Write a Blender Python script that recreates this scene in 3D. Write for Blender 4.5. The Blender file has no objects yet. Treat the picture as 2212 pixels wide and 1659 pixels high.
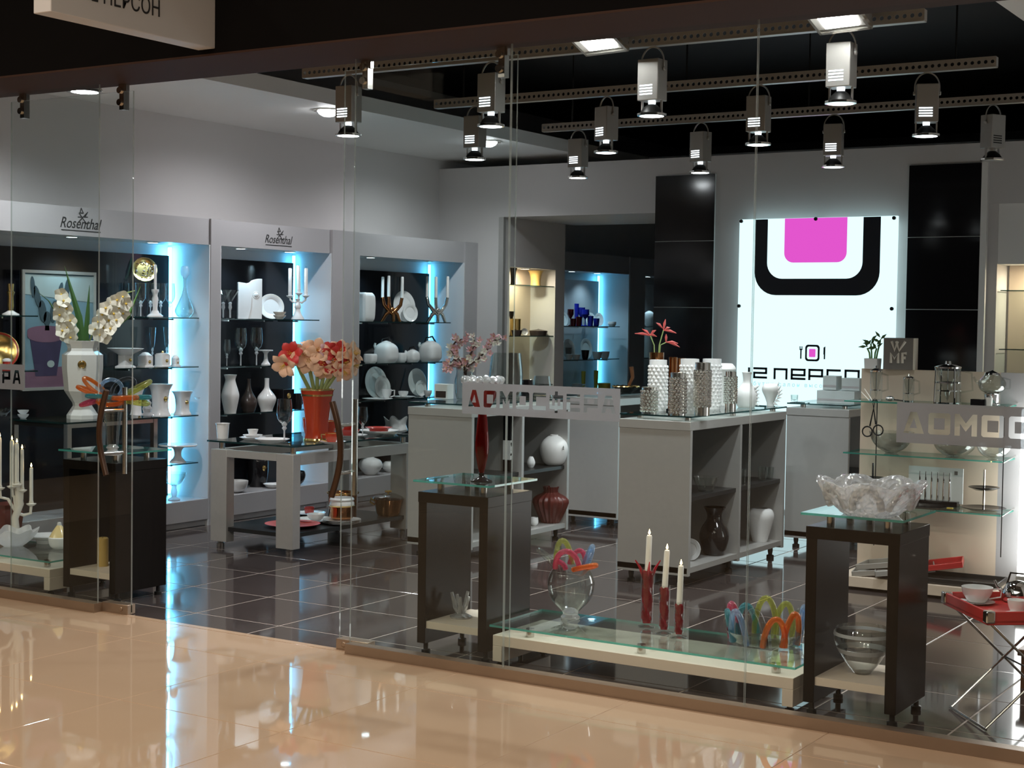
import bpy, math, random
from mathutils import Vector, Matrix
random.seed(7)
sc = bpy.context.scene
R = math.radians
# ---------------------------------------------------------------- camera
FPX, YAW, PITCH, ROLL, CH = 3299.717, R(-32.13297), R(2.41081), R(0.84095), 1.65
Fv = Vector((math.sin(YAW)*math.cos(PITCH), math.cos(YAW)*math.cos(PITCH), -math.sin(PITCH)))
r0 = Vector((math.cos(YAW), -math.sin(YAW), 0)); u0 = r0.cross(Fv)
Rv = r0*math.cos(ROLL)+u0*math.sin(ROLL); Uv = -r0*math.sin(ROLL)+u0*math.cos(ROLL)
CP = Vector((0, 0, CH))
cd = bpy.data.cameras.new('camera'); cam = bpy.data.objects.new('camera', cd); sc.collection.objects.link(cam)
cd.sensor_fit = 'HORIZONTAL'; cd.sensor_width = 36; cd.lens = FPX/2212*36; cd.clip_end = 100
cam.matrix_world = Matrix(((Rv.x, Uv.x, -Fv.x, CP.x), (Rv.y, Uv.y, -Fv.y, CP.y), (Rv.z, Uv.z, -Fv.z, CP.z), (0, 0, 0, 1)))
sc.camera = cam
# ---------------------------------------------------------------- world, exposure
w = bpy.data.worlds.new('world'); sc.world = w; w.use_nodes = True
w.node_tree.nodes['Background'].inputs[0].default_value = (0, 0, 0, 1)
w.node_tree.nodes['Background'].inputs[1].default_value = 0.0
vs = sc.view_settings; vs.view_transform = 'Standard'; vs.look = 'None'; vs.gamma = 1; vs.use_curve_mapping = False
vs.exposure = 0.15
# light levels (watts), tuned against the photograph
E_MALL, E_SPOT, E_SOFFIT, E_NICHE, E_ALCOVE = 42, 80, 80, 12, 8
S_STRIP, S_POSTER, S_LBOX = 24, 1.25, 6
# ---------------------------------------------------------------- pixel -> place
def ray(u, v): return Fv+Rv*((u-1106)/FPX)-Uv*((v-829.5)/FPX)
def oz(u, v, z=0.): d = ray(u, v); return CP+d*((z-CH)/d.z)
def oy(u, v, y): d = ray(u, v); return CP+d*(y/d.y)
def ox(u, v, x): d = ray(u, v); return CP+d*(x/d.x)
def sca(P): return (Vector(P)-CP).dot(Fv)/FPX            # metres per pixel at P
def prj(P):
    d = Vector(P)-CP; c = d.dot(Fv); return (1106+FPX*d.dot(Rv)/c, 829.5-FPX*d.dot(Uv)/c)
def SH(u, z, x=-8.55):                                    # point on a left-wall shelf
    v = 700
    for i in range(6):
        P = ox(u, v, x); v = prj((P.x, P.y, z))[1]
    return Vector((x, P.y, z)), sca((x, P.y, z))
def SX(v_, u, z, x): return SH(u, z, x)
def SY(u, z, y):                                          # point on a surface at depth y
    v = 900
    for i in range(6):
        P = oy(u, v, y); v = prj((P.x, y, z))[1]
    return Vector((P.x, y, z)), sca((P.x, y, z))
def SZ(u, v, z, rp=0):                                    # base front edge at (u,v) on height z, base radius rp px
    P = oz(u, v, z); s = sca(P); h = Vector((ray(u, v).x, ray(u, v).y, 0)).normalized()
    P = P+h*rp*s; P.z = z
    return P, sca(P)
# ---------------------------------------------------------------- materials
M = {}
def nod(m): m.use_nodes = True; return m.node_tree.nodes, m.node_tree.links
def mat(n, col, rough=.5, metal=0., spec=.5, emit=None, es=0., coat=0., noise=0., nscale=20., bump=0., bscale=60., stretch=None):
    m = bpy.data.materials.new(n); N, L = nod(m); b = N['Principled BSDF']; c = tuple(col)+(1,)
    b.inputs['Base Color'].default_value = c; b.inputs['Roughness'].default_value = rough; b.inputs['Metallic'].default_value = metal
    b.inputs['Specular IOR Level'].default_value = spec; b.inputs['Coat Weight'].default_value = coat
    if emit: b.inputs['Emission Color'].default_value = tuple(emit)+(1,); b.inputs['Emission Strength'].default_value = es
    if noise or bump:
        tc = N.new('ShaderNodeTexCoord'); nt = N.new('ShaderNodeTexNoise'); nt.inputs['Scale'].default_value = nscale; nt.inputs['Detail'].default_value = 3
        src = tc.outputs['Object']
        if stretch:
            mp = N.new('ShaderNodeMapping'); mp.inputs['Scale'].default_value = stretch; L.new(src, mp.inputs[0]); src = mp.outputs[0]
        L.new(src, nt.inputs['Vector'])
        if noise:
            mx = N.new('ShaderNodeMixRGB'); mx.inputs[1].default_value = tuple(max(0, x*(1-noise)) for x in col)+(1,); mx.inputs[2].default_value = tuple(min(1, x*(1+noise)) for x in col)+(1,)
            L.new(nt.outputs[0], mx.inputs[0]); L.new(mx.outputs[0], b.inputs['Base Color'])
        if bump:
            n2 = N.new('ShaderNodeTexNoise'); n2.inputs['Scale'].default_value = bscale; L.new(src, n2.inputs['Vector'])
            bp = N.new('ShaderNodeBump'); bp.inputs['Strength'].default_value = bump; bp.inputs['Distance'].default_value = .01
            L.new(n2.outputs[0], bp.inputs['Height']); L.new(bp.outputs[0], b.inputs['Normal'])
    M[n] = m; return m
def emis(n, col, s):
    m = bpy.data.materials.new(n); N, L = nod(m); N.remove(N['Principled BSDF']); e = N.new('ShaderNodeEmission')
    e.inputs[0].default_value = tuple(col)+(1,); e.inputs[1].default_value = s; L.new(e.outputs[0], N['Material Output'].inputs[0]); M[n] = m; return m
def glass(n, tint=(.95, .98, .97), edge=.6, base=.04, power=3., rough=.0, diff=0., dcol=(1, 1, 1), bump=0., bscale=40.):
    """clear glass: see-through, mirror-like towards grazing angles, optional milky share"""
    m = bpy.data.materials.new(n); N, L = nod(m); N.remove(N['Principled BSDF'])
    t = N.new('ShaderNodeBsdfTransparent'); t.inputs[0].default_value = tuple(tint)+(1,)
    g = N.new('ShaderNodeBsdfGlossy'); g.inputs['Roughness'].default_value = rough
    lw = N.new('ShaderNodeLayerWeight'); lw.inputs['Blend'].default_value = .5
    if bump:
        tc = N.new('ShaderNodeTexCoord'); nz = N.new('ShaderNodeTexVoronoi'); nz.inputs['Scale'].default_value = bscale; L.new(tc.outputs['Object'], nz.inputs['Vector'])
        bp = N.new('ShaderNodeBump'); bp.inputs['Strength'].default_value = bump; bp.inputs['Distance'].default_value = .02
        L.new(nz.outputs[0], bp.inputs['Height']); L.new(bp.outputs[0], lw.inputs['Normal']); L.new(bp.outputs[0], g.inputs['Normal'])
    pw = N.new('ShaderNodeMath'); pw.operation = 'POWER'; L.new(lw.outputs['Facing'], pw.inputs[0]); pw.inputs[1].default_value = power
    ml = N.new('ShaderNodeMath'); ml.operation = 'MULTIPLY_ADD'; L.new(pw.outputs[0], ml.inputs[0]); ml.inputs[1].default_value = edge; ml.inputs[2].default_value = base
    mx = N.new('ShaderNodeMixShader'); L.new(ml.outputs[0], mx.inputs[0]); L.new(t.outputs[0], mx.inputs[1]); L.new(g.outputs[0], mx.inputs[2])
    o = mx
    if diff:
        d = N.new('ShaderNodeBsdfDiffuse'); d.inputs[0].default_value = tuple(dcol)+(1,)
        tl = N.new('ShaderNodeBsdfTranslucent'); tl.inputs[0].default_value = tuple(dcol)+(1,)
        ad = N.new('ShaderNodeMixShader'); ad.inputs[0].default_value = .5; L.new(d.outputs[0], ad.inputs[1]); L.new(tl.outputs[0], ad.inputs[2])
        m2 = N.new('ShaderNodeMixShader'); m2.inputs[0].default_value = diff; L.new(mx.outputs[0], m2.inputs[1]); L.new(ad.outputs[0], m2.inputs[2]); o = m2
    L.new(o.outputs[0], N['Material Output'].inputs[0]); M[n] = m; return m
mat('wall_paint', (.61, .59, .585), .7, bump=.05, bscale=120)
mat('soffit_white', (.84, .83, .81), .6)
mat('ceiling_black', (.012, .012, .013), .7)
mat('fascia_black', (.004, .0035, .0035), .9, spec=.1)
mat('bronze', (.050, .025, .017), .75, spec=.2)
mat('kerb_metal', (.38, .285, .21), .32, metal=.75, noise=.06, nscale=9)
mat('shop_tile', (.060, .047, .044), .07, spec=.6, noise=.18, nscale=5)
mat('shop_grout', (.42, .35, .30), .7)
mat('mall_tile', (.50, .345, .225), .03, spec=.85, noise=.05, nscale=3)
mat('mall_grout', (.36, .24, .15), .6)
mat('unit_grey', (.46, .45, .46), .42, metal=.25)
mat('niche_white', (.70, .72, .74), .4)
mat('panel_black', (.012, .012, .015), .12, spec=.5)
mat('tile_black', (.010, .009, .010), .09, spec=.45)
mat('tile_seam', (.75, .78, .78), .4)
mat('black_wood', (.009, .007, .006), .26, spec=.10, noise=.3, nscale=4, stretch=(12, 12, 1))
mat('beige_board', (.64, .53, .42), .45)
mat('silver_board', (.44, .43, .41), .38, metal=.3, noise=.05, nscale=30)
mat('steel', (.62, .60, .57), .2, metal=1.)
mat('chrome', (.85, .85, .85), .05, metal=1.)
mat('lamp_grey', (.45, .44, .42), .38, metal=.5)
mat('rail_grey', (.42, .40, .37), .45, metal=.45)
mat('dark_metal', (.03, .03, .03), .35, metal=.6)
mat('handle_brown', (.06, .03, .016), .28, metal=.35)
mat('porcelain', (.80, .80, .79), .12, coat=.4)
mat('porcelain_cream', (.78, .74, .66), .18, coat=.3)
mat('bisque', (.76, .76, .74), .45)
mat('gold', (.83, .58, .22), .2, metal=1.)
mat('copper', (.50, .22, .09), .16, metal=1.)
mat('silver', (.93, .92, .88), .16, metal=1.)
mat('black_gloss', (.010, .009, .010), .12)
mat('dark_brown_glaze', (.05, .035, .03), .25)
mat('wax', (.86, .83, .76), .5, spec=.3)
mat('wax_white', (.88, .88, .86), .45)
mat('orange_glaze', (.40, .042, .013), .18, coat=.3)
mat('red_glaze', (.42, .04, .03), .2, coat=.3)
mat('dark_red', (.10, .018, .014), .35)
mat('yellow_glaze', (.55, .42, .06), .3)
mat('candle_amber', (.50, .33, .10), .5)
mat('leaf', (.06, .14, .04), .4); mat('leaf_light', (.14, .30, .08), .4); mat('stem_green', (.28, .36, .12), .45)
mat('twig', (.09, .05, .04), .7)
mat('petal_peach', (.95, .60, .40), .5); mat('petal_red', (.55, .03, .025), .5); mat('petal_white', (.85, .82, .72), .5); mat('petal_pink', (.78, .48, .52), .5); mat('petal_coral', (.50, .08, .07), .5)
mat('pollen', (.75, .50, .08), .6)
mat('red_lacquer', (.50, .03, .03), .3, coat=.3); mat('grey_lacquer', (.30, .28, .25), .35); mat('black_lacquer', (.02, .02, .02), .3)
mat('box_print', (.52, .58, .58), .5, noise=.12, nscale=14); mat('box_white', (.72, .76, .76), .5)
mat('sign_grey', (.17, .155, .14), .5); mat('sign_letter', (.62, .56, .48), .45)
mat('logo_black', (.03, .03, .03), .4)
mat('blue_glass_solid', (.012, .02, .30), .08, spec=.6); mat('ruby_solid', (.12, .006, .012), .08, spec=.6)
mat('brown_wood', (.22, .09, .035), .4, noise=.2, nscale=20)
mat('sign_white', (.55, .53, .51), .5)
mat('frame_silver', (.50, .50, .47), .3, metal=.7)
glass('pane', (.96, .982, .978), edge=.9, base=.02, power=4.5)
glass('slab_glass', (.90, .955, .94), edge=.8, base=.06, power=3.5)
glass('vase_glass', (.94, .96, .95), edge=.75, base=.05, power=2.2)
glass('crystal', (.96, .96, .96), edge=.7, base=.30, power=1.1, rough=.03, diff=.32, dcol=(.98, .97, .97), bump=.9, bscale=38)
glass('frosted_glass', (.90, .91, .92), edge=.4, base=.08, power=2, rough=.2, diff=.5, dcol=(.9, .9, .9))
glass('frost_film', (.70, .74, .78), edge=.0, base=.0, diff=.66, dcol=(.40, .40, .41))
glass('red_glass', (.80, .05, .12), edge=.6, base=.12, power=2., diff=.36, dcol=(.72, .012, .07)); glass('deep_red_glass', (.60, .05, .04), edge=.5, base=.06, power=2.5, diff=.3, dcol=(.34, .015, .012))
glass('pink_glass', (.85, .25, .40), edge=.5, base=.08, power=2.2, diff=.26, dcol=(.80, .18, .30))
glass('orange_glass', (.95, .45, .15), edge=.5, base=.08, power=2.2, diff=.30, dcol=(.90, .30, .08))
glass('blue_glass', (.55, .75, .95), edge=.55, base=.1, power=2.2, diff=.18, dcol=(.5, .65, .8))
glass('teal_glass', (.25, .68, .72), edge=.5, base=.08, power=2.2, diff=.26, dcol=(.12, .42, .45))
glass('lime_glass', (.82, .86, .40), edge=.5, base=.08, power=2.2, diff=.18, dcol=(.66, .66, .25))
glass('edge_teal', (.25, .75, .62), edge=.4, base=.12, power=2, diff=.55, dcol=(.10, .42, .34))
glass('edge_dark', (.10, .22, .22), edge=.3, base=.08, power=2, diff=.5, dcol=(.02, .06, .06))
glass('edge_clear', (.80, .90, .88), edge=.6, base=.15, power=2, diff=.4, dcol=(.62, .66, .62))
emis('lamp_face', (.93, .97, 1.), 14); emis('slit_glow', (.88, .93, 1.), 3.2); emis('flood_face', (1., .98, .95), 70)
emis('downlight_face', (.95, .97, 1.), 40); emis('niche_face', (.72, .9, 1.), 9); emis('warm_face', (1., .85, .62), 8)
emis('strip_cyan', (.13, .58, .95), S_STRIP); emis('strip_soft', (.10, .50, .85), S_STRIP*.42); emis('poster_white', (.70, .95, 1.), S_POSTER); emis('poster_pink', (.78, .09, .60), 1.0)
emis('lightbox', (1., .99, .97), S_LBOX); emis('flame', (1., .62, .22), 26); emis('mall_face', (1., .82, .6), 10); mat('pale_yellow_glaze', (.80, .62, .30), .2, coat=.3)
mat('poster_black', (.008, .012, .022), .4)
mat('poster_text', (.35, .62, .70), .5, emit=(.40, .72, .80), es=.8)
# ---------------------------------------------------------------- mesh helper
class G:
    def __init__(s): s.v = []; s.f = []; s.m = []
    def add(s, vs_, fs, mi=0):
        o = len(s.v); s.v += [tuple(p) for p in vs_]; s.f += [tuple(i+o for i in f) for f in fs]; s.m += [mi]*len(fs); return s
    def bx(s, x0, x1, y0, y1, z0, z1, mi=0, side=None):
        vs_ = [(x, y, z) for z in (z0, z1) for y in (y0, y1) for x in (x0, x1)]
        s.add(vs_, [(0, 2, 3, 1), (4, 5, 7, 6)], mi); o = len(s.v)-8
        for f in [(0, 1, 5, 4), (1, 3, 7, 5), (3, 2, 6, 7), (2, 0, 4, 6)]: s.f.append(tuple(i+o for i in f)); s.m.append(mi if side is None else side)
        return s
    def box(s, c, d, mi=0): return s.bx(c[0]-d[0]/2, c[0]+d[0]/2, c[1]-d[1]/2, c[1]+d[1]/2, c[2]-d[2]/2, c[2]+d[2]/2, mi)
    def lathe(s, prof, seg=24, c=(0, 0, 0), mi=0, sq=0., tilt=None, wob=None):
        vs_ = []; fs = []
        for k, (r, h) in enumerate(prof):
            for i in range(seg):
                a = 2*math.pi*i/seg; q = 1.
                if sq: q = 1/((abs(math.cos(a))**(2+sq*6)+abs(math.sin(a))**(2+sq*6))**(1/(2+sq*6)))
                dr, dh = wob(a, k, r, h) if wob else (0, 0)
                p = Vector(((r*q+dr)*math.cos(a), (r*q+dr)*math.sin(a), h+dh))
                if tilt is not None: p = tilt @ p
                vs_.append((p.x+c[0], p.y+c[1], p.z+c[2]))
        n = len(prof)
        for k in range(n-1):
            for i in range(seg):
                j = (i+1) % seg; fs.append((k*seg+i, k*seg+j, (k+1)*seg+j, (k+1)*seg+i))
        ring = abs(prof[0][0]-prof[-1][0])+abs(prof[0][1]-prof[-1][1]) < 1e-9
        if prof[0][0] > 1e-5 and not ring: fs.append(tuple(reversed(range(seg))))
        if prof[-1][0] > 1e-5 and not ring: fs.append(tuple((n-1)*seg+i for i in range(seg)))
        return s.add(vs_, fs, mi)
    def tube(s, pts, r, seg=8, closed=False, mi=0):
        pts = [Vector(p) for p in pts]; n = len(pts); rs = r if isinstance(r, (list, tuple)) else [r]*n
        vs_ = []; fs = []; up = None
        for k, p in enumerate(pts):
            if closed: t = pts[(k+1) % n]-pts[k-1]
            else: t = pts[min(k+1, n-1)]-pts[max(k-1, 0)]
            t.normalize()
            if up is None: up = t.orthogonal().normalized()
            else: up = (up-t*up.dot(t)); up = up.normalized() if up.length > 1e-6 else t.orthogonal().normalized()
            b = t.cross(up)
            for i in range(seg):
                a = 2*math.pi*i/seg; vs_.append(p+(up*math.cos(a)+b*math.sin(a))*rs[k])
        m = n if closed else n-1
        for k in range(m):
            for i in range(seg):
                j = (i+1) % seg; k2 = (k+1) % n; fs.append((k*seg+i, k*seg+j, k2*seg+j, k2*seg+i))
        if not closed: fs.append(tuple(reversed(range(seg)))); fs.append(tuple((n-1)*seg+i for i in range(seg)))
        return s.add(vs_, fs, mi)
    def ball(s, c, r, seg=12, rings=8, mi=0):
        if not isinstance(r, (tuple, list)): r = (r, r, r)
        vs_ = [(c[0], c[1], c[2]-r[2])]; fs = []
        for k in range(1, rings):
            t = math.pi*k/rings
            for i in range(seg):
                a = 2*math.pi*i/seg; vs_.append((c[0]+r[0]*math.sin(t)*math.cos(a), c[1]+r[1]*math.sin(t)*math.sin(a), c[2]-r[2]*math.cos(t)))
        vs_.append((c[0], c[1], c[2]+r[2])); e = len(vs_)-1
        for i in range(seg):
            j = (i+1) % seg; fs.append((0, 1+j, 1+i)); fs.append((e, e-seg+i, e-seg+j))
            for k in range(rings-2): fs.append((1+k*seg+i, 1+k*seg+j, 1+(k+1)*seg+j, 1+(k+1)*seg+i))
        return s.add(vs_, fs, mi)
    def prism(s, poly, t, o, ax, ay, mi=0):
        """polygon (2-D, axes ax, ay from origin o) extruded by t along ax x ay"""
        o = Vector(o); ax = Vector(ax); ay = Vector(ay); nn = ax.cross(ay).normalized()*t; n = len(poly)
        vs_ = [o+ax*p[0]+ay*p[1] for p in poly]+[o+ax*p[0]+ay*p[1]+nn for p in poly]
        fs = [tuple(reversed(range(n))), tuple(range(n, 2*n))]+[(i, (i+1) % n, n+(i+1) % n, n+i) for i in range(n)]
        return s.add(vs_, fs, mi)
    def mesh(s, name, mats, smooth=True, ang=38):
        me = bpy.data.meshes.new(name); me.from_pydata(s.v, [], s.f)
        for m in (mats if isinstance(mats, (list, tuple)) else [mats]): me.materials.append(M[m])
        if any(s.m): me.polygons.foreach_set('material_index', s.m)
        me.update()
        if smooth: me.shade_smooth(); me.set_sharp_from_angle(angle=R(ang))
        return me
COL = sc.collection
def link(name, me, parent=None, loc=(0, 0, 0), rot=(0, 0, 0), scl=None):
    o = bpy.data.objects.new(name, me); COL.objects.link(o); o.location = loc; o.rotation_euler = rot
    if scl: o.scale = scl
    if parent: o.parent = parent
    return o
def part(name, g, mats, parent, loc=(0, 0, 0), rot=(0, 0, 0), label=None, bevel=0, smooth=True, ang=38):
    o = link(name, g.mesh(name, mats, smooth, ang) if isinstance(g, G) else g, parent, loc, rot)
    if label: o['label'] = label
    if bevel: b = o.modifiers.new('bevel', 'BEVEL'); b.width = bevel; b.segments = 2; b.limit_method = 'ANGLE'
    return o
def tag(o, label, cat, group=None):
    o['label'] = label; o['category'] = cat
    if group: o['group'] = group
    return o
def thing(name, label, cat, loc=(0, 0, 0), rz=0, group=None): return tag(link(name, None, None, loc, (0, 0, rz)), label, cat, group)
def solo(name, label, cat, g, mats, loc=(0, 0, 0), rot=(0, 0, 0), group=None, bevel=0): return tag(part(name, g, mats, None, loc, rot, None, bevel), label, cat, group)
def struct(name, g=None, mats=None, parent=None, loc=(0, 0, 0), label=None):
    o = part(name, g, mats, parent, loc) if g else link(name, None, parent, loc)
    if not parent: o['kind'] = 'structure'
    if label: o['label'] = label
    return o
def copy_tree(o, parent=None, loc=None, rz=None):
    c = o.copy(); COL.objects.link(c); c.parent = parent
    if loc is not None: c.location = loc
    if rz is not None: c.rotation_euler = (0, 0, rz)
    for ch in list(o.children): copy_tree(ch, c)
    return c
def sp(prof, s): return [(r*s, h*s) for r, h in prof]
def hollow(prof, t):                                       # outer outline -> open vessel with wall thickness t
    out = list(prof); top = out[-1]; inn = [(max(r-t, 1e-4), h) for r, h in reversed(out) if h > out[0][1]+t*1.6]
    b = out[0][1]+t*1.6
    return out+[(max(top[0]-t*.5, 1e-4), top[1]+t*.15)]+inn+[(0, b)]
def smooth_prof(p, n=3):                                   # Catmull-Rom through the outline points
    o = []
    for i in range(len(p)-1):
        a, b, c, d = p[max(i-1, 0)], p[i], p[i+1], p[min(i+2, len(p)-1)]
        for k in range(n):
            t = k/n; q = []
            for j in (0, 1): q.append(.5*(2*b[j]+(c[j]-a[j])*t+(2*a[j]-5*b[j]+4*c[j]-d[j])*t*t+(-a[j]+3*b[j]-3*c[j]+d[j])*t**3))
            o.append((max(q[0], 0), q[1]))
    return o+[p[-1]]
def vessel(name, label, cat, PS, prof, m, t=1.2, group=None, curve=True, seg=28, dx=0, **kw):
    P, s = PS; p = sp(prof, s)
    if curve: p = smooth_prof(p)
    if t: p = hollow(p, t*s)
    return solo(name, label, cat, G().lathe(p, seg, **kw), m, P+Vector((dx, 0, 0)), group=group)
def light(kind, name, loc, e, col=(1, 1, 1), size=.1, direction=(0, 0, -1), spot=80, blend=.7, parent=None):
    l = bpy.data.lights.new(name, kind); l.energy = e; l.color = col
    if kind == 'SPOT': l.spot_size = R(spot); l.spot_blend = blend; l.shadow_soft_size = size
    elif kind == 'AREA': l.shape = 'DISK'; l.size = size
    else: l.shadow_soft_size = size
    o = bpy.data.objects.new(name, l); COL.objects.link(o); o.location = loc
    o.rotation_euler = Vector(direction).to_track_quat('-Z', 'Y').to_euler()
    if parent: o.parent = parent
    return o
def textmesh(body, size, shear=0., ext=.001, sx=1., m='logo_black', align='CENTER', spacing=1.):
    c = bpy.data.curves.new('txt', 'FONT'); c.body = body; c.size = size; c.shear = shear; c.extrude = ext; c.align_x = align; c.space_character = spacing; c.resolution_u = 3
    o = bpy.data.objects.new('txt', c); COL.objects.link(o); bpy.context.view_layer.update()
    dg = bpy.context.evaluated_depsgraph_get(); me = bpy.data.meshes.new_from_object(o.evaluated_get(dg)); bpy.data.objects.remove(o)
    for v in me.vertices: v.co.x *= sx
    me.materials.clear(); me.materials.append(M[m]); return me
# ================================================================ floors
def tiles(name, root, m, xs, ys, skip=None, t=.012, gap=.0045, zt=0.):
    dx = xs[1]-xs[0]; dy = ys[1]-ys[0]; full = {}
    for i in range(len(xs)-1):
        for j in range(len(ys)-1):
            k = (round(xs[i+1]-xs[i], 3), round(ys[j+1]-ys[j], 3))
            if k not in full:
                a, b = k[0]/2-gap/2, k[1]/2-gap/2; c = .002
                g = G().add([(-a, -b, -t), (a, -b, -t), (a, b, -t), (-a, b, -t), (-a, -b, -c), (a, -b, -c), (a, b, -c), (-a, b, -c), (-a+c, -b+c, 0), (a-c, -b+c, 0), (a-c, b-c, 0), (-a+c, b-c, 0)],
                            [(8, 9, 10, 11), (0, 1, 5, 4), (1, 2, 6, 5), (2, 3, 7, 6), (3, 0, 4, 7), (4, 5, 9, 8), (5, 6, 10, 9), (6, 7, 11, 10), (7, 4, 8, 11)])
                full[k] = g.mesh(name, m, False)
            link(name, full[k], root, ((xs[i]+xs[i+1])/2, (ys[j]+ys[j+1])/2, zt))
YS = 5.945                                                   # line between mall and shop floor
fl = struct('floor', G().bx(-9.0, -.3, YS, 18.2, -.10, -.0012), 'shop_grout')
tiles('floor_tile', fl, 'shop_tile', [-6.54+.6*k for k in range(-4, 11)], [YS]+[6.2+.6*k for k in range(0, 20)], gap=.007)
fm = struct('floor_mall', G().bx(-12, 3, -4, YS, -.10, -.002), 'mall_grout')
tiles('floor_tile', fm, 'mall_tile', [-9.35+.9*k for k in range(0, 13)], [1.0+.9*k for k in range(0, 6)]+[YS-.045], gap=.003)
tiles('floor_tile', fm, 'mall_tile', [-11.+2.7*k for k in range(0, 6)], [-4+1.*k for k in range(0, 6)], gap=.003)
part('threshold_strip', G().bx(-9, -.3, YS-.045, YS, -.01, .001), 'mall_tile', fm)
# ================================================================ room shell
struct('ceiling', G().bx(-9.2, -.2, 5.55, 18.2, 3.9, 4.0), 'ceiling_black')
struct('wall_left', G().bx(-9.0, -8.83, 5.95, 18.2, 0, 3.9), 'wall_paint')
struct('wall_right', G().bx(-.48, -.3, 5.95, 18.2, 0, 3.9), 'wall_paint')
struct('wall_end', G().bx(-9.0, -.3, 18.0, 18.2, 0, 3.9), 'wall_paint')
so = struct('ceiling_soffit_left', G().bx(-8.83, -7.28, 5.99, 18.0, 3.237, 3.35), 'soffit_white')
struct('ceiling_soffit_right', G().bx(-2.03, -.48, 5.99, 18.0, 3.237, 3.35), 'soffit_white')
struct('ceiling_back_room', G().bx(-7.28, -2.03, 14.2, 18.0, 3.237, 3.35), 'soffit_white')
# header beam above the shopfront with its bronze underside
hb = struct('wall_header', G().bx(-12, 3, 5.50, 6.0, 2.91, 4.6), 'fascia_black')
part('header_underside', G().bx(-12, 3, 5.50, 6.0, 2.90, 2.91), 'bronze', hb)
struct('ceiling_mall', G().bx(-12, 3, -4, 5.5, 4.6, 4.7), 'fascia_black')
# back wall with two openings
B = 12.63; ZT = 3.147
wb = struct('wall_back', G().bx(-8.83, -8.05, B, B+.10, 0, ZT).bx(-8.05, -6.39, B, 14.0, 2.65, ZT).bx(-6.39, -3.38, B, 14.0, 0, ZT).bx(-3.38, -.48, B, 14.0, 2.65, ZT), 'wall_paint')
# passage side wall with its warm shelf alcove
PX = -8.05
pa = struct('wall_passage', G().bx(PX-.34, PX, B+.10, 12.74, 0, 2.65).bx(PX-.34, PX, 13.63, 13.82, 0, 2.65).bx(PX-.34, PX, 12.74, 13.63, 2.17, 2.65).bx(PX-.34, PX, 12.74, 13.63, 0, .5), 'wall_paint')
part('alcove_back', G().bx(PX-.34, PX-.30, 12.74, 13.63, .5, 2.17), 'beige_board', pa)
for z in (.99, 1.49, 2.0): part('alcove_shelf', G().bx(PX-.30, PX-.01, 12.745, 13.625, z-.008, z, 0, 1), ('slab_glass', 'edge_dark'), pa, smooth=False)
struct('trim_1', G().bx(PX-.05, PX+.006, B-.02, B+.02, 0, 2.65), 'silver_board')
# right-hand alcove behind the white edge trim
wa = struct('wall_alcove', G().bx(-3.30, -.48, 13.0, 13.1, 0, 2.65).bx(-3.38, -3.30, B+.02, 13.1, 0, 2.65), 'wall_paint')
part('alcove_back', G().bx(-3.28, -2.2, 12.97, 13.0, .3, 2.16), 'beige_board', wa)
part('alcove_head', G().bx(-3.30, -.48, 12.66, 13.0, 2.16, 2.65), 'soffit_white', wa)
for z in (1.47, 1.95): part('alcove_shelf', G().bx(-3.28, -2.2, 12.70, 12.97, z-.008, z, 0, 1), ('slab_glass', 'edge_dark'), wa, smooth=False)
struct('trim_2', G().bx(-3.425, -3.375, B-.05, B, 0, 2.99), 'soffit_white')
# glossy black wall tiles in two columns
for x0, x1 in ((-6.39, -5.80), (-4.03, -3.43)):
    part('tile_backing', G().bx(x0, x1, B-.022, B-.0005, 0, 2.985), 'tile_seam', wb)
    for k in range(5):
        z0 = 2.985-.6*(k+1); z0 = max(z0, 0); z1 = 2.985-.6*k
        part('wall_tile', G().bx(x0, x1, B-.03, B-.022, z0+.003, z1-.003), 'tile_black', wb)
# ================================================================ shopfront glass
def pane(name, x0, x1, y, z0, z1, parent=None, m=('pane', 'edge_clear'), t=.010):
    g = G(); v = [(x, yy, z) for yy in (y-t/2, y+t/2) for z in (z0, z1) for x in (x0, x1)]
    g.add(v, [(0, 1, 3, 2), (4, 6, 7, 5)], 0); g.add(v, [(0, 4, 5, 1), (2, 3, 7, 6), (0, 2, 6, 4), (1, 5, 7, 3)], 1)
    return part(name, g, m, parent, smooth=False)
YF, YD = 5.90, 5.957
for k, (x0, x1) in enumerate([(-8.75, -7.60), (-7.594, -6.391), (-4.625, -3.735), (-3.729, -2.535), (-2.529, -1.33), (-1.324, -.13)]):
    o = pane('window_%d' % (k+1), x0, x1, YF, .02, 2.902); o['kind'] = 'structure'
for k, (x0, x1) in enumerate([(-9.0, -6.385), (-4.632, 3)]):
    struct('trim_%d' % (3+k), G().bx(x0, x1, YF-.033, YF+.033, 0, .05), 'kerb_metal')
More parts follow.
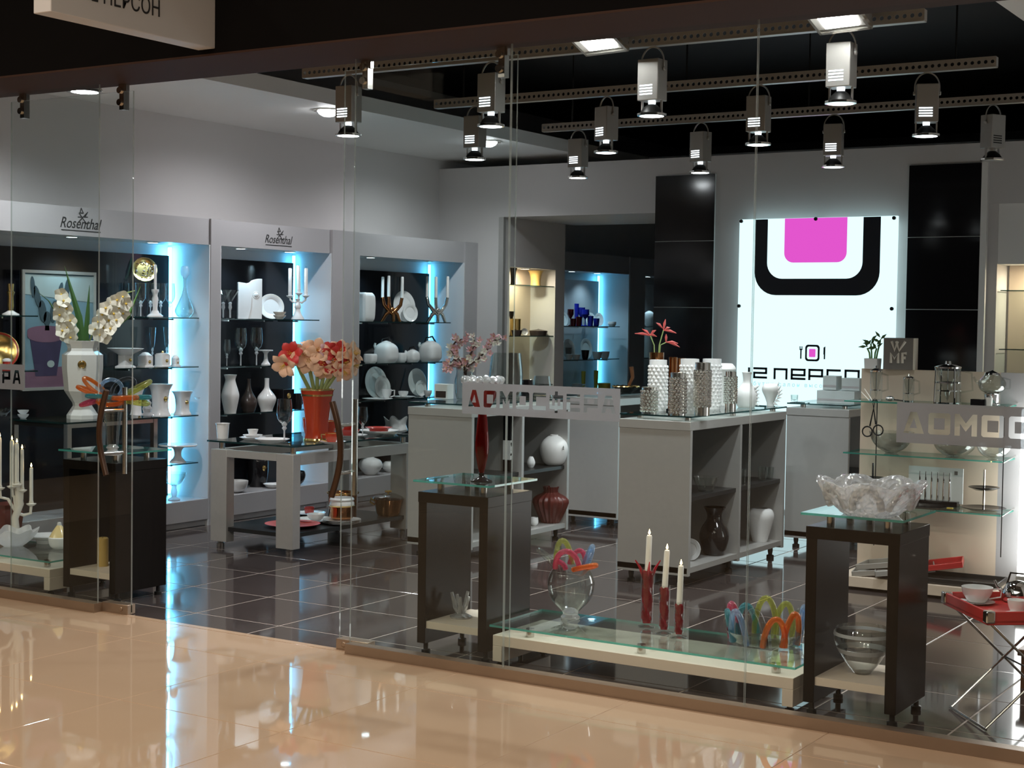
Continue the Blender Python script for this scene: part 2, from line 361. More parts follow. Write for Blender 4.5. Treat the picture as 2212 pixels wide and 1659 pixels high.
for k, (x0, x1, sg) in enumerate([(-7.175, -6.19, 1), (-4.735, -3.735, -1)]):
    d = link('door_%d' % (k+1), None, None, (x0, YD, 0)); d['kind'] = 'structure'; d['label'] = 'frameless sliding glass door pushed open beside the '+('loop sculpture pedestal' if sg > 0 else 'red goblet pedestal')
    W = x1-x0; p = pane('door_glass', 0, W, 0, .012, 2.86, d)
    he = W if sg > 0 else 0                                   # opening edge
    hx = (-6.29 if sg > 0 else -4.70)-x0
    for cx in ((.11, W-.075) if sg > 0 else (.135, W-.08)):
        g = G().bx(cx-.014, cx+.020, -.02, .02, 2.76, 2.90).bx(cx-.03, cx+.03, -.012, .012, 2.86, 2.905); g.tube([(cx-.008, -.03, 2.80), (cx-.008, .03, 2.80)], .018, 14).tube([(cx-.008, -.03, 2.865), (cx-.008, .03, 2.865)], .018, 14)
        part('roller_clamp', g, 'steel', d)
    fx = he-sg*.10
    part('floor_guide', G().bx(fx-.10, fx+.10, -.03, .03, 0, .055).tube([(fx+sg*.05, -.036, .03), (fx+sg*.05, -.02, .03)], .014, 12), 'kerb_metal', d, bevel=.004)
    pts = []; z0, z1 = (.77, 1.235)
    for i in range(17):
        t = i/16; pts.append((hx-sg*.055*math.sin(math.pi*t)**1.0+sg*.012, -.105, z0+(z1-z0)*t))
    h = part('pull_handle', G().tube(pts, .016, 12), 'handle_brown', d, label='curved brown outer pull handle')
    for z in (.885, 1.12):
        t = (z-z0)/(z1-z0); hx2 = hx-sg*.055*math.sin(math.pi*t)+sg*.012
        part('handle_bolt', G().tube([(hx2, -.105, z), (hx-.01*sg, .045, z)], .009, 10), 'steel', h)
    part('inner_handle', G().tube([(hx-.01*sg, .05, z0-.005), (hx-.01*sg, .05, z1+.01)], .014, 12), 'steel', d, label='straight steel inner pull handle')
struct('wall_front', G().bx(-12, -8.76, 5.82, 6.0, 0, 2.9).bx(-.12, 3, 5.82, 6.0, 0, 2.9), 'fascia_black')
# frosted lettering bands on the glass
def seg_letters():
    t = .24
    def H(y, x0=0., x1=1.): return [(x0, y-t/2), (x1, y-t/2), (x1, y+t/2), (x0, y+t/2)]
    L = {}
    L['Д'] = [[(0, 0), (.05, 0), (.36, 1), (.66, 1), (1, 0)], [(.34, .25), (.67, .25), (.53, .72)]]
    L['О'] = [[(0, .08), (.08, 0), (.92, 0), (1, .08), (1, .92), (.92, 1), (.08, 1), (0, .92)], [(.26, .24), (.74, .24), (.74, .76), (.26, .76)]]
    L['М'] = [[(0, 0), (.24, 0), (.24, .55), (.5, .2), (.76, .55), (.76, 0), (1, 0), (1, 1), (.8, 1), (.5, .58), (.2, 1), (0, 1)]]
    L['С'] = [[(0, .08), (.08, 0), (1, 0), (1, .24), (.26, .24), (.26, .76), (1, .76), (1, 1), (.08, 1), (0, .92)]]
    L['Ф'] = [[(.39, -.12), (.61, -.12), (.61, .1), (1, .1), (1, .9), (.61, .9), (.61, 1.12), (.39, 1.12), (.39, .9), (0, .9), (0, .1), (.39, .1)], [(.2, .3), (.39, .3), (.39, .7), (.2, .7)], [(.61, .3), (.8, .3), (.8, .7), (.61, .7)]]
    L['Е'] = [[(0, 0), (1, 0), (1, .22), (.26, .22), (.26, .40), (.95, .40), (.95, .60), (.26, .60), (.26, .78), (1, .78), (1, 1), (0, 1)]]
    L['Р'] = [[(0, 0), (.26, 0), (.26, .28), (1, .28), (1, 1), (0, 1)], [(.26, .50), (.74, .50), (.74, .78), (.26, .78)]]
    L['А'] = [[(0, 0), (.26, 0), (.34, .26), (.7, .26), (.76, 0), (1, 0), (.74, 1), (.28, 1)], [(.4, .46), (.64, .46), (.58, .78), (.46, .78)]]
    return L
def frost_band(label, x0, x1, z0, z1, lx, pitch, lw, lz0, lh, y):
    c = bpy.data.curves.new('band', 'CURVE'); c.dimensions = '2D'; c.fill_mode = 'BOTH'; c.extrude = .0004; L = seg_letters()
    def poly(pts):
        s_ = c.splines.new('POLY'); s_.points.add(len(pts)-1); s_.use_cyclic_u = True
        for q, p in zip(s_.points, pts): q.co = (p[0], p[1], 0, 1)
    poly([(x0, z0), (x1, z0), (x1, z1), (x0, z1)])
    for k, ch in enumerate('ДОМОСФЕРА'):
        for pl in L[ch]: poly([(lx+k*pitch+p[0]*lw, lz0+p[1]*lh) for p in pl])
    o = bpy.data.objects.new('b', c); COL.objects.link(o); bpy.context.view_layer.update()
    me = bpy.data.meshes.new_from_object(o.evaluated_get(bpy.context.evaluated_depsgraph_get())); bpy.data.objects.remove(o)
    me.materials.clear(); me.materials.append(M['frost_film'])
    return tag(part('window_lettering', me, None, None, (0, y, 0), (R(90), 0, 0)), label, 'sticker')
yb = YF-.0062
a, b = oy(998, 893, yb), oy(1340, 840, yb); c0 = oy(1010, 879, yb); c1 = oy(1037, 845, yb)
frost_band('frosted lettering strip on the glass in front of the red goblet', a.x, b.x, a.z, a.z+.145, c0.x, .0885, .070, a.z+.034, .078, yb)
a = oy(1936, 955, yb); c0 = oy(1949, 930, yb)
frost_band('frosted lettering strip on the glass in front of the kitchenware shelves', a.x, a.x+.97, a.z, a.z+.158, c0.x, .1025, .086, a.z+.038, .084, yb)
a = oy(53, 843, yb)
frost_band('frosted lettering strip on the glass in front of the framed picture', a.x-.84, a.x, a.z, a.z+.145, a.x-.84+.03, .0885, .070, a.z+.034, .078, yb)
# ================================================================ projecting shop sign
sx = oy(465, 105, 5.5).x; szb = oy(465, 105, 5.5).z; yn = ox(110, 30, sx).y
t = thing('projecting_sign', 'white box sign with dark lettering hanging from the black fascia', 'sign', (sx, yn, szb))
part('sign_box', G().bx(-.11, 0, 0, 5.5-yn, 0, .42), 'sign_white', t, bevel=.004)
part('lettering', textmesh('12 ПЕРСОН', .105, sx=.80, align='RIGHT'), None, t, (.002, .64, .086), (R(90), 0, R(90)), label='dark grey shop name')
part('hanger', G().tube([(-.055, .15, .42), (-.055, .15, 4.62-szb)], .01, 8), 'dark_metal', t)
# ================================================================ lights
lampg = 'recessed mall ceiling lights'
def mall_lamp(k, P, e):
    t = thing('ceiling_light_offscreen', 'round recessed light in the dark mall ceiling', 'ceiling light', P, group=lampg)
    part('trim_ring', G().lathe([(.16, -.012), (.16, 0), (.115, .0), (.115, -.012), (.16, -.012)], 24), 'steel', t); part('lamp_offscreen', G().lathe([(.115, -.004), (.115, .02)], 24), 'mall_face', t)
    light('AREA', 'mall_lamp_light_offscreen', (0, 0, -.02), e, (1., .87, .73), .24, parent=t)
for k, (x, y, e) in enumerate([(x, 1.6, 1) for x in (-10.2, -8.4, -6.6, -4.8, -3.0, -1.2, .6)]+[(x, -.4, 1) for x in (-8.3, -5.6, -2.9, -.2)]+[(-6, -2.8, 1), (-2, -2.8, 1)]):
    mall_lamp(k, (x, y, 4.6), E_MALL*e)
# perforated lamp rails
def rail(label, x0, x1, y, z):
    t = thing('lamp_rail', label, 'rail', (x0, y, z)); L = x1-x0; n = int(L/.036); p = L/n; g = G(); H = .05; r = .0105; th = .004
    for k in range(n):
        cx = (k+.5)*p; o = [(cx+q[0]*p/2, H/2+q[1]*H/2) for q in ((-1, -1), (0, -1), (1, -1), (1, 0), (1, 1), (0, 1), (-1, 1), (-1, 0))]
        i_ = [(cx+r*math.cos(R(225+45*j)), H/2+r*math.sin(R(225+45*j))) for j in range(8)]
        for yy in (0, th): g.add([(q[0], yy, q[1]) for q in o+i_], [(j, (j+1) % 8, 8+(j+1) % 8, 8+j) for j in range(8)])
        g.add([(q[0], yy, q[1]) for yy in (0, th) for q in i_], [(j, (j+1) % 8, 8+(j+1) % 8, 8+j) for j in range(8)])
    part('perforated_web', g, 'rail_grey', t, smooth=False)
    part('flange', G().bx(0, L, -.002, .045, -.005, .0).bx(0, L, 0, .02, H, H+.003).bx(-.003, 0, 0, .04, 0, H).bx(L, L+.003, 0, .04, 0, H), 'silver_board', t)
    for f in (.06, .5, .94): part('hanger_rod', G().tube([(L*f, .02, H), (L*f, .02, 3.9-z)], .006, 6), 'dark_metal', t)
rail('perforated metal lamp rail just behind the shopfront header', -5.86, -2.18, 6.97, 3.05)
rail('perforated metal lamp rail carrying the middle row of spotlights', -5.90, -2.22, 8.37, 3.05)
rail('perforated metal lamp rail closest to the glowing logo panel', -5.90, -1.75, 9.76, 3.05)
def spotlight():
    t = thing('track_spotlight', '', 'spotlight', (0, 0, 0), group='spotlights on the rails')
    y = [(-.066*math.cos(R(a)), 0, -.085+.078*math.sin(R(a))) for a in range(0, 181, 12)]
    part('yoke', G().tube([(-.066, 0, -.13)]+y+[(.066, 0, -.13)], .0045, 6), 'lamp_grey', t)
    b = part('body', G().bx(-.06, .06, -.048, .048, -.28, -.072).tube([(-.062, 0, -.12), (-.075, 0, -.12)], .012, 10).tube([(.062, 0, -.12), (.075, 0, -.12)], .012, 10), 'lamp_grey', t, bevel=.006)
    for k in range(4): part('light_slit', G().bx(-.045, .028, -.0495, -.0478, -.252+.0145*k, -.2455+.0145*k), 'slit_glow', b, label='glowing vent slit')
    part('socket', G().lathe([(.018, -.30), (.02, -.272)], 14), 'slit_glow', t)
    for sg in (-1, 1): part('arm', G().bx(sg*.056-.004, sg*.056+.004, -.006, .006, -.34, -.275), 'lamp_grey', t)
    part('reflector', G().lathe([(.062, -.342), (.046, -.318), (.026, -.30), (.024, -.298), (.044, -.319), (.060, -.344)], 24), 'dark_metal', t)
    part('rim', G().lathe([(.062, -.356), (.074, -.355), (.075, -.344), (.062, -.340), (.062, -.356)], 28), 'silver', t)
    part('lamp', G().lathe([(.061, -.352), (.061, -.345)], 28), 'lamp_face', t)
    return t
proto = None
pos = {'first': (-5.53, -4.55, -3.575, -2.575), 'middle': (-5.585, -4.605, -3.59, -2.595), 'last': (-5.60, -4.615, -3.645, -2.60)}
nth = ['first', 'second', 'third', 'fourth']; rn = {'first': ('rail behind the header', 6.99), 'middle': ('middle lamp rail', 8.39), 'last': ('rail closest to the glowing logo', 9.78)}
for rk, xs in pos.items():
    for i, x in enumerate(xs):
        o = proto = spotlight() if proto is None else proto
        if (rk, i) != ('first', 0): o = copy_tree(proto)
        o.location = (x, rn[rk][1], 3.05); o.rotation_euler = (0, 0, R({('last', 3): 62, ('last', 1): -14, ('middle', 1): -22, ('last', 2): 10, ('middle', 3): 22}.get((rk, i), random.uniform(-4, 4))))
        o['label'] = 'grey track spotlight, %s on the %s from the picture wall' % (nth[i], rn[rk][0])
        dead = (rk, i) == ('last', 3); warm = (rk, i) == ('first', 3)
        if dead or warm:
            for ch in o.children:
                if ch.name.startswith('lamp'):
                    ch.data = ch.data.copy(); ch.data.materials[0] = M['frosted_glass' if dead else 'warm_face']
                if dead and (ch.name.startswith('socket')): ch.data = ch.data.copy(); ch.data.materials[0] = M['lamp_grey']
                if dead:
                    for c2 in ch.children: c2.data = c2.data.copy(); c2.data.materials[0] = M['dark_metal']
        if not dead: light('SPOT', 'spotlight_light', (x, rn[rk][1], 2.685), E_SPOT*(1.4 if rk == 'first' else 1), (.94, .97, 1), .05, (random.uniform(-.12, .12) if i < 2 or rk == 'first' else random.uniform(-.5, -.35), random.uniform(-.48, -.34) if rk == 'first' else random.uniform(-.15, .25), -1), 95, .8)
for x, l in ((-3.79, 'blinding square floodlight on the header rail beside the third spotlight'), (-2.53, 'blinding square floodlight on the header rail beside the fourth spotlight')):
    t = thing('floodlight', l, 'floodlight', (x, 6.77, 3.04)); t.rotation_euler = (R(-24), 0, R(-8))
    part('housing', G().bx(-.125, .125, -.05, .10, .035, .085).bx(-.13, .13, -.085, .085, .02, .04), 'lamp_grey', t, bevel=.006)
    part('bezel', G().bx(-.135, .135, -.11, -.095, .012, .03).bx(-.135, .135, .095, .11, .012, .03).bx(-.135, -.12, -.11, .11, .012, .03).bx(.12, .135, -.11, .11, .012, .03), 'silver', t)
    part('glass_face', G().bx(-.085, .085, -.07, .07, .014, .02), 'flood_face', t)
    part('bracket', G().tube([(-.14, 0, .03), (-.14, .0, .10), (.14, 0, .10), (.14, 0, .03)], .006, 6), 'lamp_grey', t)
# left soffit downlights; the first hangs on a short stem
for k, (y, z) in enumerate(((6.8, 3.06), (9.23, 3.237), (11.48, 3.237))):
    t = thing('downlight', 'downlight hanging from the white soffit just behind the header' if k == 0 else 'round recessed downlight in the white soffit above the wall niches', 'downlight', (-7.5, y, z), group=None if k == 0 else 'soffit downlights')
    part('trim_ring', G().lathe([(.115, -.01), (.115, 0), (.085, 0), (.085, -.01), (.115, -.01)], 24), 'silver', t)
    if k == 0:
        part('shade', G().lathe([(.115, 0), (.07, .07), (.03, .09), (.03, .177), (.0, .177)], 24), 'lamp_grey', t); part('lamp', G().lathe([(.0, -.006), (.085, -.006), (.085, .0)], 24), 'downlight_face', t)
    else: part('lamp', G().lathe([(0, -.05), (.04, -.047), (.07, -.03), (.085, -.006), (.085, .0)], 24), 'downlight_face', t)
    light('SPOT', 'downlight_light', (-7.5, y, z-.065), E_SOFFIT, (.97, .97, 1.), .06, (-.22, 0, -1), 146, .75)
# ================================================================ lit wall niches along the left wall
def shelf_mesh(L, depth=.28, t=.009):
    g = G(); v = [(x, y, z) for z in (-t, 0) for y in (0, L) for x in (0, depth)]
    g.add(v, [(0, 2, 3, 1), (4, 5, 7, 6)], 0); g.add(v, [(0, 1, 5, 4), (1, 3, 7, 5), (3, 2, 6, 7), (2, 0, 4, 6)], 1); return g
XF = -8.36
def niche(name, label, y0, y1, pil, shelves, lights, logo=None, back='panel_black', header='unit_grey', zopen=2.40, plinth=True, strip=1., unlit=(), dark_top=2.115):
    t = thing(name, label, 'wall niche', (XF, y0, 0)); L = y1-y0; D = -.44
    part('back_wall', G().bx(D-.02, D, 0, L, .0, 2.2), 'niche_white', t)
    part('back_panel', G().bx(-.39, -.37, .0, L-.075, .20, dark_top), back, t, label='glossy dark back panel' if back == 'panel_black' else None)
    part('side_wall', G().bx(D+.001, -.001, L-.012, L-.001, 0, 2.199), 'niche_white', t); part('side_wall', G().bx(D+.001, -.001, .001, .012, 0, 2.199), 'niche_white', t)
    part('niche_soffit', G().bx(D, -.03, 0, L, 2.20, 2.22), 'niche_white', t)
    hp = part('header_panel', G().bx(-.03, -.012, 0, L, 2.198, 2.40), header, t)
    if plinth: part('plinth', G().bx(D, 0, 0, L-.004, .05, .215).bx(D, -.03, 0, L-.01, 0, .05), 'unit_grey', t, bevel=.004)
    if strip: part('light_strip', G().bx(-.395, -.375, L-.062, L-.042, .23, 2.18), 'strip_cyan' if y0 < 7 else 'strip_soft', t, label='cyan vertical light strip')
    for (a, b) in pil: part('pillar', G().bx(D, .006, a-y0, b-y0, 0, 2.402), 'unit_grey', t)
    for (z, a, b) in shelves:
        o = part('glass_shelf', shelf_mesh(b-a), ('slab_glass', 'edge_dark'), t, (-.34, a-y0, z), smooth=False)
        n = max(2, int((b-a)/.35))
        for k in range(n): part('shelf_bracket', G().bx(.0, .22, -.006, .006, -.022, -.010), 'silver', o, (0, (k+.5)*(b-a)/n, 0))
    for yl, on in [(q_, 1) for q_ in lights]+[(q_, 0) for q_ in unlit]:
        part('downlight', G().lathe([(.055, -.008), (.055, 0), (.038, 0), (.038, -.008), (.055, -.008)], 20), 'silver', t, (-.15, yl-y0, 2.20)); part('downlight_lamp', G().lathe([(.038, -.006), (.038, .004)], 20), 'niche_face' if on else 'frosted_glass', t, (-.15, yl-y0, 2.20))
        if on: light('SPOT', 'niche_light', (XF-.15, yl, 2.185), E_NICHE, (.52, .81, 1.), .03, (-.1, 0, -1), 120, .8)
    if logo:
        y, w_ = logo; s = w_/.30; z = 2.25
        part('logo_script', textmesh('Rosenthal', .108*s, shear=.35, sx=.86), None, hp, (-.010, y-y0, z), (R(90), 0, R(90)), label='dark script maker name')
        g = G().bx(-.011, -.009, y-y0-.17*s, y-y0+.19*s, z-.020, z-.014)
        c = y-y0+.01*s; zz = z+.035*s
        for a, b in (((-.035, 0), (.05, .075)), ((.05, 0), (-.02, .075)), ((-.03, .045), (.06, .05)), ((-.012, .075), (0, .11)), ((0, .11), (.02, .075)), ((.02, .075), (-.012, .075)), ((.035, .05), (.06, .085))):
            g.tube([(-.010, c+a[0]*s, zz+a[1]*s), (-.010, c+b[0]*s, zz+b[1]*s)], .0035*s, 5)
        part('logo_crown', g, 'logo_black', hp)
    return t
yl = lambda u, v: ox(u, v, -8.51).y
niche('wall_niche', 'blue-lit wall niche holding the framed picture and white porcelain', 6.1, 8.86, [(8.86, 8.97)],
      [(1.63, 6.2, 7.22), (1.63, 7.96, 8.80), (1.25, 6.2, 7.22), (1.25, 7.90, 8.80), (.87, 7.9, 8.80), (.50, 7.9, 8.80)], [yl(155, 505), yl(330, 520)], (ox(173, 480, -8.37).y, .30))
niche('wall_niche', 'blue-lit wall niche with white candelabra and hurricane glasses', 8.97, 10.36, [(10.36, 10.74)],
      [(1.625, 8.985, 10.27), (1.24, 8.985, 10.2), (.86, 8.985, 10.2)], [yl(520, 533), yl(625, 541)], (ox(601, 512, -8.37).y, .27))
niche('wall_niche', 'blue-lit wall niche with white teapots and two branching candelabra', 10.74, 12.41, [(12.41, 12.63)],
      [(1.615, 10.755, 12.27), (1.235, 10.755, 12.3), (.90, 10.755, 12.2), (.58, 10.755, 12.2)], [11.10], unlit=[12.0], dark_top=2.09)
niche('wall_niche', 'blue-lit wall niche beyond the passage with blue goblets', 13.9, 15.86, [(15.86, 16.25)],
      [(1.59, 14.0, 15.75), (1.215, 14.0, 15.75), (.86, 14.0, 15.75)], [yl(1235, 590), yl(1290, 595)], back='unit_grey', header='unit_grey')
niche('wall_niche', 'farthest wall niche, half hidden by the black wall tiles', 16.25, 17.9, [], [(1.59, 16.3, 17.8), (1.215, 16.3, 17.8)], [16.6], back='unit_grey', header='unit_grey', strip=0)
light('AREA', 'alcove_light', (PX-.10, 13.19, 2.158), E_ALCOVE, (1., .84, .62), .09); light('AREA', 'alcove_light_offscreen', (-2.9, 12.85, 2.148), E_ALCOVE, (1., .84, .62), .09)
for p, l in (((PX-.10, 13.19, 2.17), 'warm round light under the top of the passage shelf alcove'), ((-2.9, 12.85, 2.16), 'warm round light above the alcove shelves beside the black tiles')):
    nm = '_offscreen' if p[0] > -3 else ''; t = thing('alcove_lamp'+nm, l, 'downlight', p); part('trim_ring', G().lathe([(.06, -.008), (.06, 0), (.045, 0), (.045, -.008), (.06, -.008)], 18), 'silver', t); part('lamp'+nm, G().lathe([(.045, -.006), (.045, .003)], 18), 'warm_face', t)
# ================================================================ back-lit logo panel
yp = B-.115; q = lambda u, v: oy(u, v, yp)
a, b = q(1598, 474), q(1938, 466); x0, x1, zt = a.x, b.x, (a.z+b.z)/2
t = thing('illuminated_panel', 'tall glowing white panel with magenta and black plate logo', 'light panel', (x0, yp, .03)); W = x1-x0; Hh = zt-.03
part('lit_sheet', G().bx(0, W, 0, .045, 0, Hh), 'poster_white', t)
def rr(x0, x1, z0, z1, r, n=8, top=False):                    # rounded rectangle outline; square top corners if top
    p = [(x0, z1), (x0, z0+r)]+[(x0+r-r*math.cos(R(90*k/n)), z0+r-r*math.sin(R(90*k/n))) for k in range(n+1)]+[(x1-r+r*math.sin(R(90*k/n)), z0+r-r*math.cos(R(90*k/n))) for k in range(n+1)]+[(x1, z1)]
    if not top: p = p[1:-1]+[(x1-r+r*math.cos(R(90*k/n)), z1-r+r*math.sin(R(90*k/n))) for k in range(n+1)]+[(x0+r-r*math.sin(R(90*k/n)), z1-r+r*math.cos(R(90*k/n))) for k in range(n+1)]
    o = []
    for pt in p:
        if not o or (abs(pt[0]-o[-1][0])+abs(pt[1]-o[-1][1])) > 1e-5: o.append(pt)
    return o
def pp(u, v): P = q(u, v); return P.x-x0, P.z-.03
def shape(name, poly, m, dy): part(name, G().prism(poly, .0012, (0, dy, 0), (1, 0, 0), (0, 0, 1)), m, t, smooth=False)
xl, xr = pp(1631, 560)[0], pp(1901, 560)[0]; zb = pp(1760, 638)[1]; shape('plate_outline', rr(xl, xr, zb, Hh-.004, .20, top=True), 'poster_black', -.001)
xl, xr = pp(1658, 540)[0], pp(1864, 540)[0]; zb = pp(1760, 602)[1]; shape('plate_inner', rr(xl, xr, zb, Hh-.003, .14, top=True), 'poster_white', -.0025)
xl, xr = pp(1695, 520)[0], pp(1830, 520)[0]; zb = pp(1760, 567)[1]; shape('plate_centre', rr(xl, xr, zb, Hh-.002, .085, top=True), 'poster_pink', -.004)
xl, zb = pp(1739, 780); xr, zz = pp(1771, 745); shape('small_plate_outline', rr(xl, xr, zb, zz, .028), 'poster_black', -.001); shape('small_plate_inner', rr(xl+.017, xr-.017, zb+.017, zz-.017, .018), 'poster_white', -.0025); shape('small_plate_centre', rr(xl+.036, xr-.036, zb+.036, zz-.036, .008), 'poster_pink', -.004)
fx, fz = pp(1730, 775); g = G().bx(fx-.006, fx+.006, -.003, -.001, fz, fz+.085).bx(fx-.013, fx+.013, -.003, -.001, fz+.075, fz+.086)
for k in (-1, 0, 1): g.bx(fx+k*.011-.003, fx+k*.011+.003, -.003, -.001, fz+.086, fz+.108)
part('fork_mark', g, 'poster_black', t, smooth=False)
fx, fz = pp(1781, 776); part('knife_mark', G().prism([(fx-.006, fz), (fx+.006, fz), (fx+.006, fz+.11), (fx-.010, fz+.10), (fx-.010, fz+.04), (fx-.006, fz+.04)], .002, (0, -.001, 0), (1, 0, 0), (0, 0, 1)), 'poster_black', t, smooth=False)
SEG = {'1': 'R', '2': 'TMBur', 'П': 'TLR', 'Е': 'TMBLu', 'Р': 'TLUm', 'С': 'TLB', 'О': 'TLRB', 'Н': 'LRM'}
def block(ch, x, z, w_, h, t_):
    g = G(); y0, y1 = -.003, -.001
    c = {'1': [(x+w_-t_, x+w_, z, z+h)], '2': [(x, x+w_, z+h-t_, z+h), (x+w_-t_, x+w_, z+h/2, z+h), (x, x+w_, z+h/2-t_/2, z+h/2+t_/2), (x, x+t_, z, z+h/2), (x, x+w_, z, z+t_)],
         'П': [(x, x+w_, z+h-t_, z+h), (x, x+t_, z, z+h), (x+w_-t_, x+w_, z, z+h)], 'Е': [(x, x+w_, z+h-t_, z+h), (x, x+t_, z, z+h), (x+w_-t_, x+w_, z+h*.42, z+h), (x, x+w_, z+h*.42-t_/2, z+h*.42+t_/2), (x, x+w_, z, z+t_)],
         'Р': [(x, x+w_, z+h-t_, z+h), (x, x+t_, z, z+h), (x+w_-t_, x+w_, z+h*.36, z+h), (x, x+w_, z+h*.36-t_/2, z+h*.36+t_/2)], 'С': [(x, x+w_, z+h-t_, z+h), (x, x+t_, z, z+h), (x, x+w_, z, z+t_)],
         'О': [(x, x+w_, z+h-t_, z+h), (x, x+t_, z, z+h), (x+w_-t_, x+w_, z, z+h), (x, x+w_, z, z+t_)], 'Н': [(x, x+t_, z, z+h), (x+w_-t_, x+w_, z, z+h), (x, x+w_, z+h/2-t_/2, z+h/2+t_/2)]}[ch]
    for r_ in c: g.bx(r_[0], r_[1], y0, y1, r_[2], r_[3])
    return g
for ch, ua, ub, vb in (('1', 1604, 1620, 817), ('2', 1627, 1657, 817), ('П', 1671, 1701, 819), ('Е', 1708, 1740, 820), ('Р', 1746, 1778, 821), ('С', 1785, 1816, 822), ('О', 1824, 1857, 823), ('Н', 1865, 1897, 824)):
    xa, za = pp(ua, vb); xb, _ = pp(ub, vb); part('letter', block(ch, xa, za, xb-xa, .098, .019), 'poster_black', t, smooth=False)
xa, za = pp(1627, 832); part('small_text', textmesh('бутик-салон высо', .05, align='LEFT', m='poster_text', spacing=1.55), None, t, (xa, -.002, za), (R(90), 0, 0))
for u, v in ((1602, 478), (1932, 471), (1597, 661), (1927, 667), (1763, 473)):
    xa, za = pp(u, v); part('fixing_stud', G().tube([(xa, -.015, za), (xa, .07, za)], .016, 10), 'dark_metal', t)
# ================================================================ furniture
def slab(parent, x0, x1, y0, y1, z0, z1, name='glass_top', edge='edge_teal'):
    g = G(); g.bx(x0, x1, y0, y1, z0, z1, 0, 1); return part(name, g, ('slab_glass', edge), parent, smooth=False)
def posts(parent, pts, z0, z1, r=.017):
    for x, y in pts: part('standoff', G().tube([(x, y, z0), (x, y, z1)], r, 12), 'steel', parent)
def pedestal(label, x0, x1, y0, D=.40, h=.80):
    t = thing('pedestal', label, 'pedestal', ((x0+x1)/2, y0+D/2, 0)); W = (x1-x0)/2; d = D/2; th = .048
    part('side_panel', G().bx(-W, -W+th, -d, d, .055, h-.0), 'black_wood', t, bevel=.002); part('side_panel', G().bx(W-th, W, -d, d, .055, h), 'black_wood', t, bevel=.002)
    part('top_panel', G().bx(-W-.002, W+.002, -d-.002, d+.002, h-.05, h+.002), 'black_wood', t, bevel=.002)
    part('lower_shelf', G().bx(-W+th, W-th, -d+.01, d, .13, .165), 'beige_board', t)
    for sx_ in (-1, 1):
        for sy_ in (-1, 1): part('foot', G().lathe([(.022, 0), (.022, .018), (.012, .022), (.012, .058)], 12, (sx_*(W-.026), sy_*(d-.04), 0)), 'dark_metal', t)
    posts(t, [(-W*.62, -d*.6), (W*.62, -d*.6), (-W*.62, d*.6), (W*.62, d*.6), (0, d*.1)], h, h+.05)
    slab(t, -W-.02, W+.02, -d-.02, d+.02, h+.05, h+.06); return t
pB = pedestal('black pedestal beside the open left glass door', -6.92, -6.49, 6.12)
pH = pedestal('black pedestal under the tall red goblet', -4.35, -3.945, 6.08)
pJ = pedestal('black pedestal under the large crystal bowl', -2.345, -1.945, 6.08)
PZ = .86
def bench(label, x0, x1, y0, D, h):
    t = thing('low_bench', label, 'bench', ((x0+x1)/2, y0+D/2, 0)); W = (x1-x0)/2; d = D/2; th = .05
    part('bench_top', G().bx(-W, W, -d, d, h-th, h), 'beige_board', t, bevel=.002)
    for s_ in (-1, 1): part('side_panel', G().bx(s_*W-(th if s_ > 0 else 0), s_*W+(0 if s_ > 0 else th), -d, d, .025, h-th), 'beige_board', t, bevel=.002)
    for sx_ in (-1, 1):
        for sy_ in (-1, 1): part('foot', G().lathe([(.02, 0), (.02, .012), (.012, .014), (.012, .03)], 12, (sx_*(W-.025), sy_*(d-.03), 0)), 'dark_metal', t)
    posts(t, [(-W*.78, -d*.7), (-W*.78, d*.7), (0, -d*.7), (0, d*.7), (W*.86, -d*.7), (W*.86, d*.7)], h, h+.04, .02)
    slab(t, -W-.012, W+.012, -d-.012, d+.012, h+.04, h+.05); return t
bI = bench('low beige bench with glass top between two black pedestals', -3.90, -2.385, 6.07, .46, .15)
BZ = .20
bC = bench('low beige bench with glass top under the lit candelabra', -8.4, -7.0, 6.09, .46, .15)
def cabinet(label, x0, x1, y0, y1, h=1.035, n=2, feet=True, glass_=True, back=True):
    t = thing('display_cabinet', label, 'cabinet', ((x0+x1)/2, (y0+y1)/2, 0)); W = (x1-x0)/2; d = (y1-y0)/2; th = .03
    part('top_panel', G().bx(-W-.004, W+.004, -d-.004, d+.004, h-.055, h), 'silver_board', t, bevel=.002)
    for k in range(n+1):
        yy = -d+th/2+(2*d-th)*k/n; part('end_panel' if k in (0, n) else 'divider', G().bx(-W, W, yy-th/2, yy+th/2, .075, h-.055), 'silver_board', t, bevel=.001)
        part('edge_strip', G().bx(W-.001, W+.004, yy-th/2, yy+th/2, .075, h-.055), 'silver_board', t)
    part('back_panel', G().bx(-W, -W+.02, -d+th, d-th, .09, h-.055), 'silver_board', t)
    part('bottom_shelf', G().bx(-W, W-.004, -d, d, .09, .125), 'silver_board', t)
    for k in range(n):
        a = -d+th+(2*d-th)*k/n; b = -d+(2*d-th)*(k+1)/n; part('black_shelf', G().bx(-W+.02, W-.02, a, b, .535, .56), 'black_lacquer', t)
    for sx_ in (-1, 1):
        for k in range(n+1): part('foot', G().lathe([(.026, 0), (.026, .02), (.014, .026), (.018, .05), (.018, .078)], 12, (sx_*(W-.07), -d+.06+(2*d-.12)*k/n, 0)), 'dark_metal', t)
    if glass_:
        posts(t, [(-W*.6, -d*.88), (W*.75, -d*.88), (-W*.6, 0), (W*.75, 0), (-W*.6, d*.88), (W*.75, d*.88)], h, h+.025, .02)
        slab(t, -W-.0, W+.008, -d-.0, d+.0, h+.025, h+.035, edge='edge_dark')
    return t
c1 = cabinet('silver open-sided cabinet holding the white globe vase', -6.262, -5.735, 8.62, 9.95)
